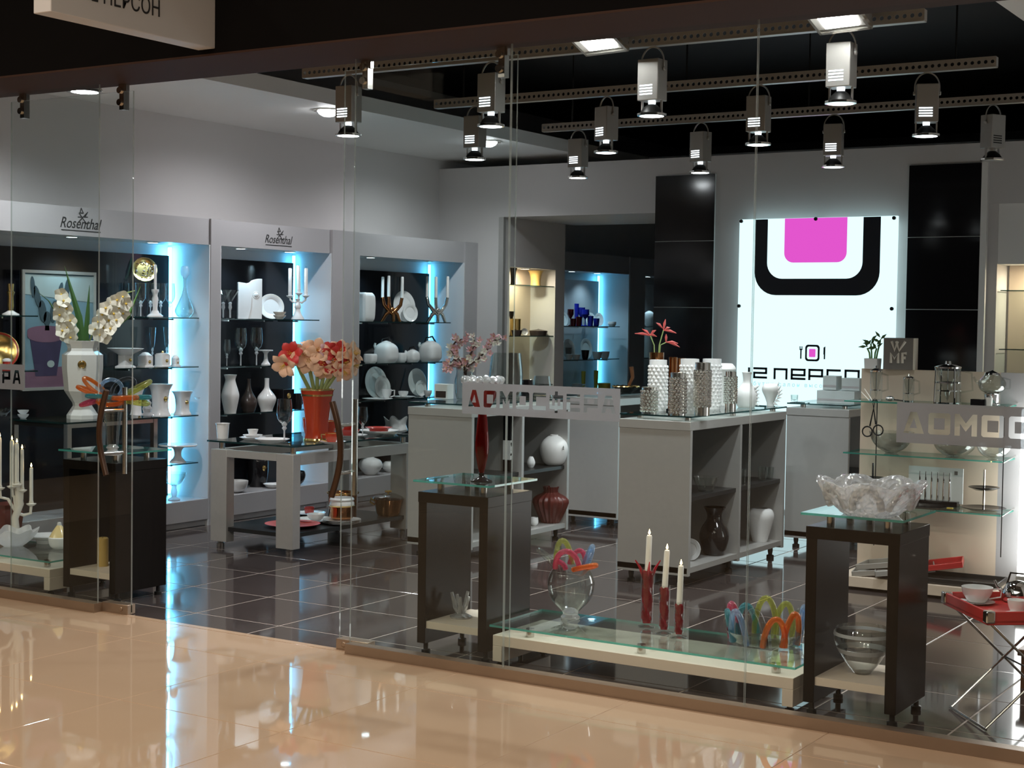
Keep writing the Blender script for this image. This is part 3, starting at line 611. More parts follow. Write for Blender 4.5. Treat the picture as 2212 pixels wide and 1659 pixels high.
c2 = cabinet('silver open-sided cabinet topped with studded vases', -4.56, -4.068, 8.55, 10.10)
c3 = cabinet('silver cabinet hidden behind the one with the white globe vase', -6.2, -5.70, 10.66, 12.0)
c4 = cabinet('silver cabinet topped with pale gift boxes', -4.262, -3.79, 10.6, 11.95)
CZ = 1.07
# silver table
t = thing('display_table', 'silver table with glass top carrying the orange vase of amaryllis', 'table', (-7.2, 8.75, 0)); W, d = .38, .70
for sx_ in (-1, 1):
    for sy_ in (-1, 1):
        part('leg', G().bx(sx_*W-(.15 if sx_ > 0 else 0), sx_*W+(0 if sx_ > 0 else .15), sy_*d-(.08 if sy_ > 0 else 0), sy_*d+(0 if sy_ > 0 else .08), .045, .70), 'silver_board', t, bevel=.002)
        part('foot', G().lathe([(.028, 0), (.028, .03), (.02, .034), (.02, .05)], 12, (sx_*(W-.06), sy_*(d-.04), 0)), 'steel', t)
        part('standoff', G().tube([(sx_*(W-.05), sy_*(d-.06), .70), (sx_*(W-.05), sy_*(d-.06), .752)], .02, 12), 'steel', t)
part('rail', G().bx(W-.05, W, -d+.08, d-.08, .625, .70), 'silver_board', t); part('rail', G().bx(-W, -W+.05, -d+.08, d-.08, .625, .70), 'silver_board', t); part('rail', G().bx(-W+.15, W-.15, -d, -d+.05, .65, .70), 'silver_board', t); part('rail', G().bx(-W+.15, W-.15, d-.05, d, .65, .70), 'silver_board', t)
part('lower_shelf', G().bx(-W+.02, W-.02, -d+.02, d-.02, .122, .15), 'black_lacquer', t); slab(t, -W-.02, W+.02, -d-.02, d+.02, .752, .764, edge='edge_dark')
TZ, TL = .764, .15
# console with glass top in front of the picture
t = thing('console_table', 'slim steel console with glass top under the big white vase', 'table', (-8.1, 7.36, 0)); W, d = .26, .42
for sx_ in (-1, 1):
    for sy_ in (-1, 1): part('leg', G().bx(sx_*W-.018, sx_*W+.018, sy_*(d-.03)-.018, sy_*(d-.03)+.018, 0, .918), 'steel', t)
for sx_ in (-1, 1): part('rail', G().bx(sx_*W-.015, sx_*W+.015, -d+.05, d-.05, .89, .918), 'steel', t)
for sy_ in (-1, 1): part('rail', G().bx(-W+.02, W-.02, sy_*(d-.03)-.012, sy_*(d-.03)+.012, .89, .918), 'dark_metal', t)
slab(t, -W-.02, W+.03, -d, d, .918, .93, edge='edge_dark'); KZ = .93
# kitchenware display wall
t = thing('display_stand', 'beige kitchenware stand with three glass shelves on thin rods', 'stand', (-2.88, 9.36, 0))
part('back_board', G().bx(-.44, .44, .15, .19, .0, 1.37), 'beige_board', t); part('side_post', G().bx(.44, .60, .15, .21, 0, 1.37), 'unit_grey', t)
part('base', G().bx(-.45, .56, -.22, .15, .02, .085), 'beige_board', t, bevel=.003)
for z in (1.177, .852, .532):
    g = G().bx(-.44, .54, -.16, .148, z-.009, z, 0, 1); part('glass_shelf', g, ('slab_glass', 'edge_teal'), t, smooth=False)
for x in (-.232, .545): part('rod', G().tube([(x, -.145, .28), (x, -.145, 1.18)], .0035, 6), 'dark_metal', t)
for z in (1.177, .852, .532): part('bracket', G().tube([(.545, -.145, z-.01), (.545, .15, z+.012)], .003, 6), 'steel', t)
G1, G2, G3, GB = 1.177, .852, .532, .085
t = thing('lightbox', 'white glowing advertising lightbox standing beside the kitchenware stand', 'lightbox', (-2.06, 9.45, 0))
part('lit_body', G().bx(-.205, .205, -.12, .12, .16, 1.16), 'lightbox', t); part('base', G().bx(-.21, .21, -.13, .13, 0, .16), 'silver_board', t)
# ================================================================ helpers for the goods on show
V = Vector
def item(name, label, cat, PS, group=None, rz=0): return thing(name, label, cat, PS[0], rz, group), PS[1]
def lat(t, name, prof, m, s=1., seg=28, c=(0, 0, 0), curve=False, label=None, **kw):
    p = sp(prof, s); p = smooth_prof(p) if curve else p
    return part(name, G().lathe(p, seg, (c[0]*s, c[1]*s, c[2]*s), **kw), m, t, label=label)
def candle(label, P, h, r, lit=False, lean=(0, 0), m='wax_white', group=None):
    t = thing('candle', label, 'candle', P, group=group); l = V((lean[0], lean[1], 1))
    part('wax', G().tube([V((0, 0, 0)), l*h*.5, l*h*.96, l*h], [r, r*.98, r*.93, r*.75], 12), m, t)
    part('wick', G().tube([l*h, l*h+V((0, 0, h*.04+.006))], .0012, 5), 'dark_metal', t)
    if lit: part('flame', G().lathe(smooth_prof([(.0005, 0), (.005, .006), (.0045, .012), (.0004, .026)]), 10), 'flame', t, l*h+V((0, 0, .004)))
    return t
def plate_up(label, PS, r, m, rim=None, yaw=-35, tilt=14, oval=1., name='plate', well=.62, rimm=None, sub=None):
    """plate standing on its edge on a shelf, leaning back, r in px"""
    P, s = PS; r = r*s; t = thing(name, label, 'plate', P); c = V((0, 0, r*oval*math.cos(R(tilt))))
    prof = [(0, -.012*1), (r*well*.6, -.012), (r*well, -.008), (r*.97, .0), (r, .003), (r*.985, .006), (r*well*1.02, -.001), (r*well*.97, -.004), (0, -.005)]
    o = part('dish', G().lathe(prof, 36), m, t, c, (0, R(90-tilt), R(yaw))); o.scale = (oval, 1, 1)
    if rim:
        q = part('rim_band', G().lathe([(r*.80, .0005), (r*.97, .0062), (r*.972, .0068), (r*.80, .0016), (r*.80, .0005)], 36), rim, t, c, (0, R(90-tilt), R(yaw))); q.scale = (oval, 1, 1)
    return t
def bowl(name, label, PS, r, h, foot, m, t=1., cat='bowl', group=None, wob=None, seg=32):
    return vessel(name, label, cat, PS, [(foot*.9, 0), (foot, h*.05), (r*.62, h*.25), (r*.88, h*.6), (r, h)], m, t, group, seg=seg, wob=wob)
def wine_glass(label, PS, h, r, group=None, stem='frosted_glass', bowl_m='vase_glass', flute=False):
    t, s = item('wine_glass', label, 'glass', PS, group); k = h*s; rr_ = r*s
    if flute: pr = [(.10*rr_, .42*k), (.55*rr_, .52*k), (.8*rr_, .75*k), (rr_, k)]
    else: pr = [(.10*rr_, .40*k), (.75*rr_, .50*k), (rr_, .68*k), (.86*rr_, k)]
    part('bowl', G().lathe(hollow(smooth_prof(pr), .0012), 20), bowl_m, t)
    part('stem', G().lathe(smooth_prof([(rr_*.12, .02*k), (rr_*.10, .2*k), (rr_*.12, .28*k), (rr_*.32, .33*k), (rr_*.2, .37*k), (rr_*.36, .42*k), (rr_*.18, .47*k), (.0005, .49*k)]), 14), stem, t)
    part('foot', G().lathe([(rr_*.75, 0), (rr_*.75, .004), (rr_*.12, .02*k), (0, .021*k)], 20), bowl_m, t)
    return t
def square_vase(name, label, cat, PS, prof, m, t=1.2, sq=.9, **kw): return vessel(name, label, cat, PS, prof, m, t, seg=32, sq=sq, **kw)
def medallion(t, P, r, axis=(1, 0, 0), m='gold'):
    q = V(axis).to_track_quat('Z', 'Y').to_euler(); o = part('medallion', G().lathe([(r, 0), (r*.92, .0022), (r*.7, .0014), (r*.6, .004), (0, .005)], 18), m, t, P, q); return o
# ================================================================ niche with the framed picture
# framed botanical picture
za, zb = ox(50, 845, -8.62).z, ox(54, 582, -8.62).z; ya, yb_ = ox(48, 700, -8.62).y, ox(207, 700, -8.62).y
t = thing('framed_picture', 'silver-framed blue picture of a plant in a violet pot', 'picture', (-8.62, ya, za)); W, H = yb_-ya, zb-za
mat('pic_blue', (.14, .24, .29), .5, noise=.35, nscale=3); mat('pic_deep', (.035, .07, .14), .5, noise=.3, nscale=6); mat('pic_pot', (.035, .026, .065), .5, noise=.4, nscale=9); mat('pic_pink', (.15, .075, .115), .5, noise=.3, nscale=8); mat('pic_plant', (.035, .06, .07), .5, noise=.3, nscale=10); mat('pic_pale', (.29, .35, .34), .5, noise=.2, nscale=4)
part('backing', G().bx(-.02, -.008, 0, W, 0, H), 'dark_metal', t)
def flat(name, poly, m, d): part(name, G().prism([(p[0]*W, p[1]*H) for p in poly], .0012, (d, 0, 0), (0, 1, 0), (0, 0, 1)), m, t, smooth=False)
flat('print', [(.03, .02), (.97, .02), (.97, .98), (.03, .98)], 'pic_blue', -.008); flat('pale_sky', [(.03, .80), (.97, .74), (.97, .96), (.03, .96)], 'pic_pale', -.006)
flat('floor_tone', [(.03, .02), (.97, .02), (.97, .13), (.6, .2), (.03, .17)], 'pic_pink', -.006); flat('deep_tone', [(.62, .17), (.97, .17), (.97, .5), (.62, .5)], 'pic_deep', -.0055)
flat('pot', [(.18, .12), (.46, .12), (.54, .46), (.10, .46)], 'pic_pot', -.0045); flat('pot_rim', [(.07, .43)]+[(.32+.25*math.cos(R(a)), .455+.055*math.sin(R(a))) for a in range(180, 361, 20)]+[(.57, .50)]+[(.32+.25*math.cos(R(a)), .50+.04*math.sin(R(a))) for a in range(0, 181, 20)], 'pic_pink', -.0035)
flat('stem', [(.30, .50), (.36, .50), (.35, .62), (.31, .62)], 'pic_plant', -.0035)
for cx, cy, rx, ry, a in ((.27, .66, .05, .10, 25), (.42, .66, .05, .10, -25), (.33, .60, .05, .06, 0), (.2, .78, .04, .11, 35), (.5, .80, .035, .12, -28), (.14, .86, .03, .09, 12), (.60, .85, .035, .09, -15)):
    c, s_ = math.cos(R(a)), math.sin(R(a)); flat('leaf', [(cx+c*rx*math.cos(R(k))-s_*ry*math.sin(R(k))*.6, cy+s_*rx*math.cos(R(k))+c*ry*math.sin(R(k))) for k in range(0, 360, 30)], 'pic_plant', -.0025)
flat('rose_mark', [(.38+.05*math.cos(R(k)), .22+.03*math.sin(R(k))) for k in range(0, 360, 30)], 'pic_pale', -.0025)
fw = .022
part('frame', G().bx(-.022, .004, 0, W, H-fw, H).bx(-.022, .004, 0, W, 0, fw).bx(-.022, .004, 0, fw, fw, H-fw).bx(-.022, .004, W-fw, W, fw, H-fw), 'frame_silver', t)
# upper shelf
S1, S2, S3, S4 = 1.63, 1.25, .87, .50
P, s = SH(23, S1); t = thing('candlestick', 'gold candlestick with flared white foot beside the framed picture', 'candlestick', P)
lat(t, 'foot', [(18, 0), (18, 3), (10, 7), (6, 10), (0, 10)], 'porcelain', s, curve=False); lat(t, 'column', [(5, 9), (7, 20), (6, 40), (8, 47), (9, 50), (6, 53), (7, 62), (7, 68), (4, 68)], 'gold', s, curve=False)
for i, (u, x) in enumerate(((283, -8.50), (304, -8.50), (325, -8.50), (347, -8.50), (367, -8.50), (268, -8.62))):
    wine_glass('clear wine glass with white figure stem in the row beside the single candle', SH(u, S1, x), 73, 11, 'row of wine glasses')
P, s = SH(335, S1, -8.47); t = thing('candlestick', 'white porcelain candlestick standing before the row of wine glasses', 'candlestick', P)
lat(t, 'foot', [(17, 0), (17, 3), (9, 9), (7, 14), (0, 14)], 'porcelain', s); lat(t, 'column', [(6, 12), (5, 20), (7, 40), (5, 46), (6, 52), (8, 55), (8, 60), (4, 60)], 'porcelain', s)
candle('single tall white candle standing before the gold disc', P+V((0, 0, 59*s)), 54*s, 3*s)
PS = SH(312, S1, -8.65); t = plate_up('gold disc with dark relief ornament standing behind the wine glasses', (PS[0]+V((0, 0, .27)), PS[1]), 27, 'gold', name='plate')
P, s = PS; g = G()
for k in range(26):
    a = random.uniform(0, 6.28); r_ = 20*s*math.sqrt(random.random()); g.ball((.012, r_*math.cos(a), r_*math.sin(a)), (.004, random.uniform(.004, .011), random.uniform(.004, .008)), 6, 4)
part('relief', g, 'dark_brown_glaze', t, (0, 0, 27*s*math.cos(R(14))), (0, R(-14), R(-35)))
part('stand', G().tube([(-.03, -.05, -.265), (.01, -.05, .02)], .003, 6).tube([(-.03, .05, -.265), (.01, .05, .02)], .003, 6).tube([(-.03, -.06, -.267), (-.03, .06, -.267)], .003, 6), 'dark_metal', t)
P, s = SH(399, S1); t = thing('decanter', 'clear teardrop decanter with large white stopper', 'decanter', P)
part('flask', G().lathe(hollow(smooth_prof(sp([(14, 0), (20, 8), (21, 17), (14, 34), (6, 54), (4, 70), (5, 86)], s)), .002), 28), 'vase_glass', t); lat(t, 'stopper', [(4, 84), (5, 88), (9, 92), (10, 100), (9, 108), (6, 111), (0, 110)], 'frosted_glass', s)
# second shelf
PS = SH(-2, S2, -8.66); plate_up('gold and red ornate plate standing beside the picture frame', PS, 42, 'gold', rim='red_glaze')
P, s = SH(15, S2, -8.5); t = thing('lidded_jar', 'small red and gold jar with white lid before the ornate plate', 'jar', P); lat(t, 'jar', [(10, 0), (11, 2), (9, 4), (9, 20), (0, 20)], 'red_glaze', s); lat(t, 'lid', [(10, 20), (10, 24), (4, 27), (0, 27)], 'porcelain', s); medallion(t, (9*s, 0, 12*s), 4*s)
P, s = SH(271, S2, -8.5); t = thing('footed_bowl', 'wide white footed bowl on square pedestal', 'bowl', P); part('bowl', G().lathe(hollow(sp([(13, 26), (20, 31), (40, 42)], s), .004), 32), 'porcelain', t); part('stand', G().lathe(sp([(17, 0), (17, 3), (12, 6), (12, 27), (0, 27)], s), 32, sq=.9), 'porcelain', t); medallion(t, (13*s, 2*s, 17*s), 4*s)
for u, hb, r, lab, gold in ((314, 24, 13, 'white hexagonal jar with domed white lid', 0), (351, 27, 13, 'white jar with gold knob on its flat lid', 1), (379, 17, 7, 'little white lidded jar at the shelf end', 0)):
    P, s = SH(u, S2, -8.48); t = thing('lidded_jar', lab, 'jar', P); part('jar', G().lathe(sp([(r+2, 0), (r+2, 3), (r, 4), (r, hb), (0, hb)], s), 24, sq=.5), 'porcelain', t)
    part('lid', G().lathe(sp([(r+1, hb), (r+1, hb+2), (r*.5, hb+(3 if gold else 8)), (0, hb+(4 if gold else 9))], s), 24), 'porcelain', t)
    if gold: part('knob', G().ball((0, 0, (hb+5)*s), 3*s, 10, 6), 'gold', t)
    medallion(t, (r*1.02*s, 0, hb*.5*s), r*.3*s)
for u, x, lab in ((329, -8.63, 'clear flute with figure stem behind the hexagonal jar'), (360, -8.63, 'clear flute with figure stem behind the gold-knobbed jar'), (420, -8.55, 'slender clear flute standing before the cyan light strip')): wine_glass(lab, SH(u, S2, x), 84, 7.5, flute=True)
# third shelf
for u, w_, h, lab, x in ((294, 15, 62, 'white flared vase behind the glass loop sculpture', -8.55), (346, 24, 70, 'tallest white flared vase with gold medallion', -8.5), (394, 20, 52, 'middle-sized white flared vase with gold medallion', -8.48), (432, 11, 37, 'smallest white flared vase at the shelf end', -8.48)):
    P, s = SH(u, S3, x); t = thing('flared_vase', lab, 'vase', P); part('vase', G().lathe(hollow(smooth_prof(sp([(w_*.82, 0), (w_*.82, 3), (w_*.66, h*.2), (w_*.64, h*.5), (w_*.75, h*.8), (w_, h)], s)), .004), 28, sq=.25), 'porcelain', t)
    medallion(t, (w_*.66*s, 0, h*.55*s), w_*.24*s)
P, s = SH(318, S3, -8.44); t = thing('crystal_figurine', 'small cut crystal ornament between white flared vases', 'ornament', P); part('crystal', G().lathe(sp([(12, 0), (14, 6), (8, 12), (11, 20), (7, 27), (9, 33), (3, 40), (0, 40)], s), 8), 'crystal', t)
P, s = SH(384, S4, -8.5); t = thing('cake_stand', 'white cake stand with flat round plate', 'cake stand', P); lat(t, 'plate', [(40, 36), (42, 38), (41, 40), (0, 38)], 'porcelain', s); lat(t, 'stem', [(18, 0), (17, 3), (8, 14), (9, 28), (16, 36), (0, 36)], 'porcelain', s, curve=True)
P, s = SH(376, .215, -8.46); t = thing('footed_bowl', 'clear footed glass bowl with white figure stem on the grey plinth', 'bowl', P); part('bowl', G().lathe(hollow(smooth_prof(sp([(5, 32), (16, 38), (24, 50), (26, 60)], s)), .003), 28), 'vase_glass', t); lat(t, 'stem', [(13, 0), (13, 3), (5, 8), (7, 18), (5, 28), (6, 34), (0, 34)], 'frosted_glass', s)
# console: large vase with orchids
PS = SZ(178, 906, KZ, 30); P, s = PS
t = thing('floor_vase', 'large white octagonal vase with gold crest on the console', 'vase', P)
part('vase', G().lathe(hollow(sp([(33, 0), (33, 8), (20, 28), (21, 34), (38, 60), (43, 110), (43, 138), (32, 146), (31, 152), (37, 168)], s), .008), 8, mi=0), 'porcelain', t, ang=20); medallion(t, V((.72, -.69, 0)).normalized()*42*s+V((0, 0, 118*s)), 9*s, (.72, -.69, 0))
VP = P+V((0, 0, 160*s))
def blossom(petals, r, m, cup=.25, wide=.42, inner='pollen', name='blossom'):
    """one flower: cupped petals round a small heart"""
    g = G()
    for k in range(petals):
        a = 2*math.pi*k/petals; c, s_ = math.cos(a), math.sin(a); row = []
        for t_, w_ in ((.08, .10), (.35, .85), (.7, 1.), (1., .25)):
            for e in (-1, 0, 1): row.append((r*t_, e*w_*r*wide, cup*r*t_*t_*2+(-.06*r if e else 0)))
        o = [(p[0]*c-p[1]*s_, p[0]*s_+p[1]*c, p[2]) for p in row]
        g.add(o, [(3*i+j, 3*i+j+1, 3*i+j+4, 3*i+j+3) for i in range(3) for j in range(2)], 0)
    g.ball((0, 0, r*.12), (r*.16, r*.16, r*.22), 8, 5, 1)
    return g.mesh(name, (m, inner))
def flower_at(me, parent, loc, d, roll=0): return link('flower', me, parent, loc, (V(d).to_track_quat('Z', 'Y') @ V((0, 0, 1)).rotation_difference(V((0, 0, 1)))).to_euler())
orch = blossom(5, .050, 'petal_white', .15, .5, name='orchid_flower')
side = V((.62, .78, 0))                                         # image-right direction on the ground
TOC = V((.75, -.66, .05))
def orchid(label, path, fl):
    t = thing('orchid_spray', label, 'flowers', VP); pts = [side*(p[0]*s)+V((0, 0, p[1]*s)) for p in path]
    part('stem', G().tube(pts, [.006]*(len(pts)-1)+[.003], 6), 'stem_green', t)
    for (a, b, k) in fl: flower_at(orch, t, side*(a*s)+V((0, 0, b*s))+TOC*(.03+.03*k), TOC+V((random.uniform(-.4, .4), random.uniform(-.4, .4), random.uniform(-.5, .1))))
orchid('white orchid spray arching towards the picture in the big vase', [(-4, -60), (-10, 0), (-22, 60), (-40, 110), (-48, 118)], [(-44, 106, 0), (-40, 92, 1), (-47, 80, 0), (-33, 76, 1), (-48, 62, 1), (-36, 58, 0), (-26, 50, 1), (-44, 44, 0), (-32, 36, 1), (-24, 30, 0), (-42, 28, 1), (-36, 18, 0), (-26, 14, 1)])
orchid('white orchid spray arching towards the wine glasses in the big vase', [(4, -60), (12, 0), (30, 50), (58, 92), (90, 112), (110, 118)], [(84, 104, 0), (72, 96, 1), (90, 88, 1), (60, 90, 0), (76, 78, 0), (48, 78, 1), (64, 66, 1), (84, 68, 0), (40, 64, 0), (54, 52, 0), (70, 52, 1), (32, 48, 1), (44, 36, 0), (58, 34, 1), (26, 32, 0), (34, 20, 1), (46, 16, 0)])
def blade(label, pts, w_, m='leaf'):
    t = thing('orchid_leaf', label, 'leaf', VP); g = G(); n = len(pts); row = []
    for k, p in enumerate(pts):
        c = side*(p[0]*s)+V((0, 0, p[1]*s)); ww = w_*s*math.sin(math.pi*min(.93, .28+.72*k/(n-1)))*(1 if k < n-1 else .15)
        row += [c-side*ww, c+TOC*.012, c+side*ww]
    g.add(row, [(3*i+j, 3*i+j+1, 3*i+j+4, 3*i+j+3) for i in range(n-1) for j in range(2)]); part('blade', g, m, t)
blade('long upright green blade leaning over the picture', [(2, -70), (0, 0), (-8, 60), (-22, 110), (-38, 168)], 8)
blade('short upright green blade between the orchid sprays', [(4, -70), (6, 0), (10, 60), (14, 128)], 7)
blade('arching green blade bending towards the wine glasses', [(8, -70), (22, 0), (58, 30), (96, 60), (122, 128)], 8, 'leaf_light')
blade('thin drooping grey-green blade falling towards the picture', [(-3, -70), (-14, 0), (-40, 42), (-70, 92), (-106, 122)], 3)
bowl('glass_bowl', 'low glass bowl at the console edge', SY(5, KZ, 7.06), 20, 17, 10, 'vase_glass')
P, s2 = SY(50, KZ, 7.02)
for k in range(2): bowl('small_bowl', 'upper small glass bowl stacked on the console' if k else 'lower small glass bowl of the stack on the console', (P+V((0, 0, k*9*s2)), s2), 12, 9, 6, 'frosted_glass')
# pedestal with the loop sculpture
def loops(t, z0, r0, lst, full=False):
    """glass hoops round a rim: (angle, outward, height, width, thickness, colour)"""
    for (a, o, h, w_, th, m) in lst:
        d = V((math.cos(R(a)), math.sin(R(a)), 0)); e = V((-d.y, d.x, 0)); pts = []
        for k in range(15):
            f = math.pi*k/14; f2 = f*1.5-math.pi*.25 if full else f; g_ = .5+.5*math.sin(f2) if full else math.sin(f); pts.append(V((0, 0, z0))+d*(r0+o*g_)+e*(w_*math.cos(f2))+V((0, 0, h*g_)))
        part('glass_loop', G().tube(pts, th*1.2, 10), m, t)
P, s = SZ(243, 984, PZ, 18); t = thing('glass_sculpture', 'tall clear glass vase crowned with coloured loops beside the door', 'vase', P)
part('vase', G().lathe(hollow(smooth_prof(sp([(10, 12), (12, 20), (17, 70), (24, 130)], s)), .004), 24), 'vase_glass', t); lat(t, 'foot', [(20, 0), (20, 4), (10, 10), (14, 16), (8, 22), (0, 22)], 'crystal', s, seg=12)
loops(t, 124*s, 18*s, [(-150, 58*s, 22*s, 20*s, 3.6*s, 'orange_glass'), (-118, 50*s, -16*s, 22*s, 3.4*s, 'pink_glass'), (-85, 48*s, 6*s, 26*s, 4*s, 'teal_glass'), (-50, 44*s, -12*s, 26*s, 4.2*s, 'orange_glass'), (-8, 52*s, 2*s, 26*s, 4.4*s, 'orange_glass'), (30, 62*s, 2*s, 24*s, 4*s, 'teal_glass'), (62, 64*s, 34*s, 16*s, 4.2*s, 'lime_glass'), (100, 40*s, 40*s, 26*s, 3.6*s, 'vase_glass'), (140, 50*s, 36*s, 22*s, 3.6*s, 'blue_glass'), (-176, 62*s, 40*s, 16*s, 3.6*s, 'orange_glass'), (14, 66*s, -12*s, 26*s, 3.8*s, 'lime_glass')], True)
P, s = SY(222, .165, 6.30); t = thing('pillar_candle', 'amber pillar candle on the shelf inside the black pedestal by the door', 'candle', P); lat(t, 'wax', [(12, 0), (12, 60), (10, 62), (0, 60)], 'candle_amber', s); part('wick', G().tube([(0, 0, 60*s), (0, 0, 66*s)], .0012, 5), 'dark_metal', t)
# low bench by the door: candelabra, plate, bowl, two-tone teardrop vase
P, s = SZ(35, 1172, BZ, 20); t = thing('candelabra', 'cream five-armed candelabra with lit candles on the low bench', 'candelabra', P)
lat(t, 'foot', [(22, 0), (23, 4), (10, 14), (7, 22), (0, 22)], 'porcelain_cream', s, curve=True)
part('trunk', G().tube([(0, 0, 15*s), side*(-3*s)+V((0, 0, 50*s)), side*(8*s)+V((0, 0, 80*s)), side*(0*s)+V((0, 0, 128*s))], [9*s, 8*s, 8*s, 7*s], 10), 'porcelain_cream', t)
tips = [(-42, 142, 100), (-8, 118, 100), (8, 118, 88), (0, 104, 84), (30, 72, 78)]; cl = []
for k, (a, zc, hc) in enumerate([(-34, 118, 104), (2, 126, 84), (12, 112, 84), (-8, 122, 94), (31, 82, 74)]):
    e = side*(a*s)+V((0.02*(k % 2), -.02*(k % 2), zc*s)); m0 = side*(a*.5*s)+V((0, 0, (zc-26)*s))
    part('arm', G().tube([V((0, 0, 62*s)), m0, side*(a*.95*s)+V((0, 0, (zc-22)*s)), e-V((0, 0, 4*s))], 3.4*s, 8), 'porcelain_cream', t)
    part('drip_pan', G().lathe(sp([(6, -6), (10, -3), (11, -1), (7, 0), (5, 0), (5, 4), (0, 4)], s), 18), 'porcelain_cream', t, e)
    cl.append((P+e+V((0, 0, 3*s)), hc*s))
for k, (q_, h) in enumerate(cl): candle('lit cream candle on the five-armed candelabra', q_, h, 4.6*s if k in (1, 3) else 4*s, True, m='wax', group='lit candles of the candelabra')
P, s = SZ(100, 1178, BZ, 38); t = thing('platter', 'flat white round dish on short foot on the low bench', 'plate', P); lat(t, 'dish', [(20, 0), (22, 8), (40, 13), (44, 17), (42, 17), (22, 12), (0, 11)], 'porcelain', s)
P, s = SZ(28, 1183, BZ, 22); bowl('leaf_bowl', 'frosted crystal leaf bowl at the candelabra foot', (P, s), 50, 36, 20, 'frosted_glass', 2, wob=lambda a, k, r, h: (.10*r*math.cos(7*a), .12*h*math.cos(7*a)), seg=56)
P, s = SY(128, BZ, 6.46); t = thing('teardrop_vase', 'white teardrop vase with pale yellow upper half', 'vase', P); lat(t, 'base', [(14, 0), (20, 6), (23, 18), (21, 25), (0, 25)], 'porcelain', s, curve=True); lat(t, 'yellow_top', [(21, 25), (15, 36), (8, 46), (5, 50), (0, 50)], 'pale_yellow_glaze', s); lat(t, 'cap', [(5, 50), (4, 56), (0, 57)], 'porcelain', s)
P, s = SZ(14, 1152, BZ, 20); square_vase('urn', 'dark red and gold urn behind the candelabra', 'vase', (P, s), [(22, 0), (24, 6), (27, 40), (24, 52), (29, 62)], 'dark_red')
# ================================================================ niche with the candelabra
T1, T2, T3 = 1.625, 1.24, .86
for u, x, lab in ((497, -8.48, 'clear martini glass with white stem beside the slab vase'), (482, -8.62, 'second martini glass half behind the pillar edge')):
    P, s = SH(u, T1, x); t = thing('martini_glass', lab, 'glass', P); part('bowl', G().lathe(hollow(sp([(2, 34), (19, 62)], s), .0012), 20), 'vase_glass', t); part('stem', G().lathe(sp([(2, 2), (2, 18), (4, 24), (3, 30), (4, 34), (0, 36)], s), 12), 'frosted_glass', t); part('foot', G().lathe(sp([(9, 0), (9, 1.5), (0, 3)], s), 18), 'vase_glass', t)
P, s = SH(540, T1, -8.52); t = thing('slab_vase', 'white rectangular porcelain vase with wavy shoulder and round medallion', 'vase', P, R(-38))
g = G(); n = 12; pr = []
for k in range(n+1):
    f = k/n; x = (-26+52*f)*s; pr.append((x, 80*s-4*s*math.sin(f*math.pi*1.5+.4)+(3*s if f > .5 else 0)))
g.prism([(-26*s, 0), (26*s, 0)]+list(reversed(pr)), -14*s, (0, 0, 0), (0, 1, 0), (0, 0, 1)); part('body', g, 'bisque', t, bevel=.003)
part('relief_wave', G().prism([(-26*s, 0), (-4*s, 0), (2*s, 24*s), (3*s, 50*s), (-5*s, 68*s), (-10*s, 77*s), (-26*s, 79*s)], .006, (.0, 0, 0), (0, 1, 0), (0, 0, 1)), 'porcelain', t); medallion(t, (.001, 13*s, 52*s), 8*s, m='bisque')
PS = SH(586, T1, -8.62); plate_up('white plate with floral rim standing beside the candelabra', PS, 28, 'porcelain', rim='porcelain_cream')
P, s = SH(604, T1, -8.46)
for k in range(2): bowl('small_bowl', ('lower', 'upper')[k]+' cream dish stacked before the floral plate', (P+V((0, 0, k*7*s)), s), 14, 9, 7, 'porcelain_cream')
P, s = SH(643, T1, -8.47); t = thing('candelabra', 'white three-armed porcelain candelabra on the glass shelf', 'candelabra', P); ax = V((.75, .66, 0))
lat(t, 'foot', [(14, 0), (14, 2), (8, 12), (5, 22), (7, 26), (6, 32), (3, 38), (5, 44), (0, 46)], 'porcelain', s); cl = []
for k, (a, z) in enumerate(((-17, 50), (2, 56), (17, 51))):
    e = ax*(a*s)+V((0, 0, z*s)); part('arm', G().tube([V((0, 0, 40*s)), ax*(a*.5*s)+V((0, 0, 36*s)), ax*(a*.95*s)+V((0, 0, 42*s)), e], 2.2*s, 8), 'porcelain', t); part('drip_pan', G().lathe(sp([(3, -4), (8, 0), (8, 1.5), (4, 2), (4, 9), (0, 9)], s), 16), 'porcelain', t, e); cl.append(P+e+V((0, 0, 8*s)))
for k, q_ in enumerate(cl): candle('unlit white candle on the white porcelain candelabra', q_, 52*s, 4*s, lean=((0, 0), (-.02, -.03), (0, 0))[k], group='candles of the white candelabra')
for u, h, r, lab in ((490, 58, 8, 'clear flute with white figure stem at the pillar end'), (520, 82, 13, 'clear hurricane glass with white figure stem, first of two'), (554, 82, 13, 'clear hurricane glass with white figure stem beside the small cake stand')): wine_glass(lab, SH(u, T2, -8.5), h, r)
P, s = SH(574, T2, -8.56); t = thing('cake_stand', 'small white footed dish next to the hurricane glasses', 'cake stand', P); lat(t, 'plate', [(15, 30), (16, 32), (15, 33), (0, 32)], 'porcelain', s); lat(t, 'stem', [(10, 0), (10, 2), (5, 10), (4, 24), (8, 30), (0, 30)], 'porcelain', s, curve=True)
P, s = SH(645, T2, -8.5); bowl('glass_bowl', 'wide glass bowl behind the amaryllis blossoms', (P, s), 18, 14, 8, 'vase_glass')
vessel('vase', 'white pear-shaped porcelain vase with collar neck', 'vase', SH(497, T3, -8.5), [(13, 0), (13, 3), (19, 34), (18, 46), (12, 66), (11, 74), (14, 83)], 'bisque')
vessel('vase', 'dark brown gourd vase between two white vases', 'vase', SH(537, T3, -8.56), [(13, 0), (18, 14), (17, 26), (8, 42), (4, 56), (4, 70)], 'dark_brown_glaze')
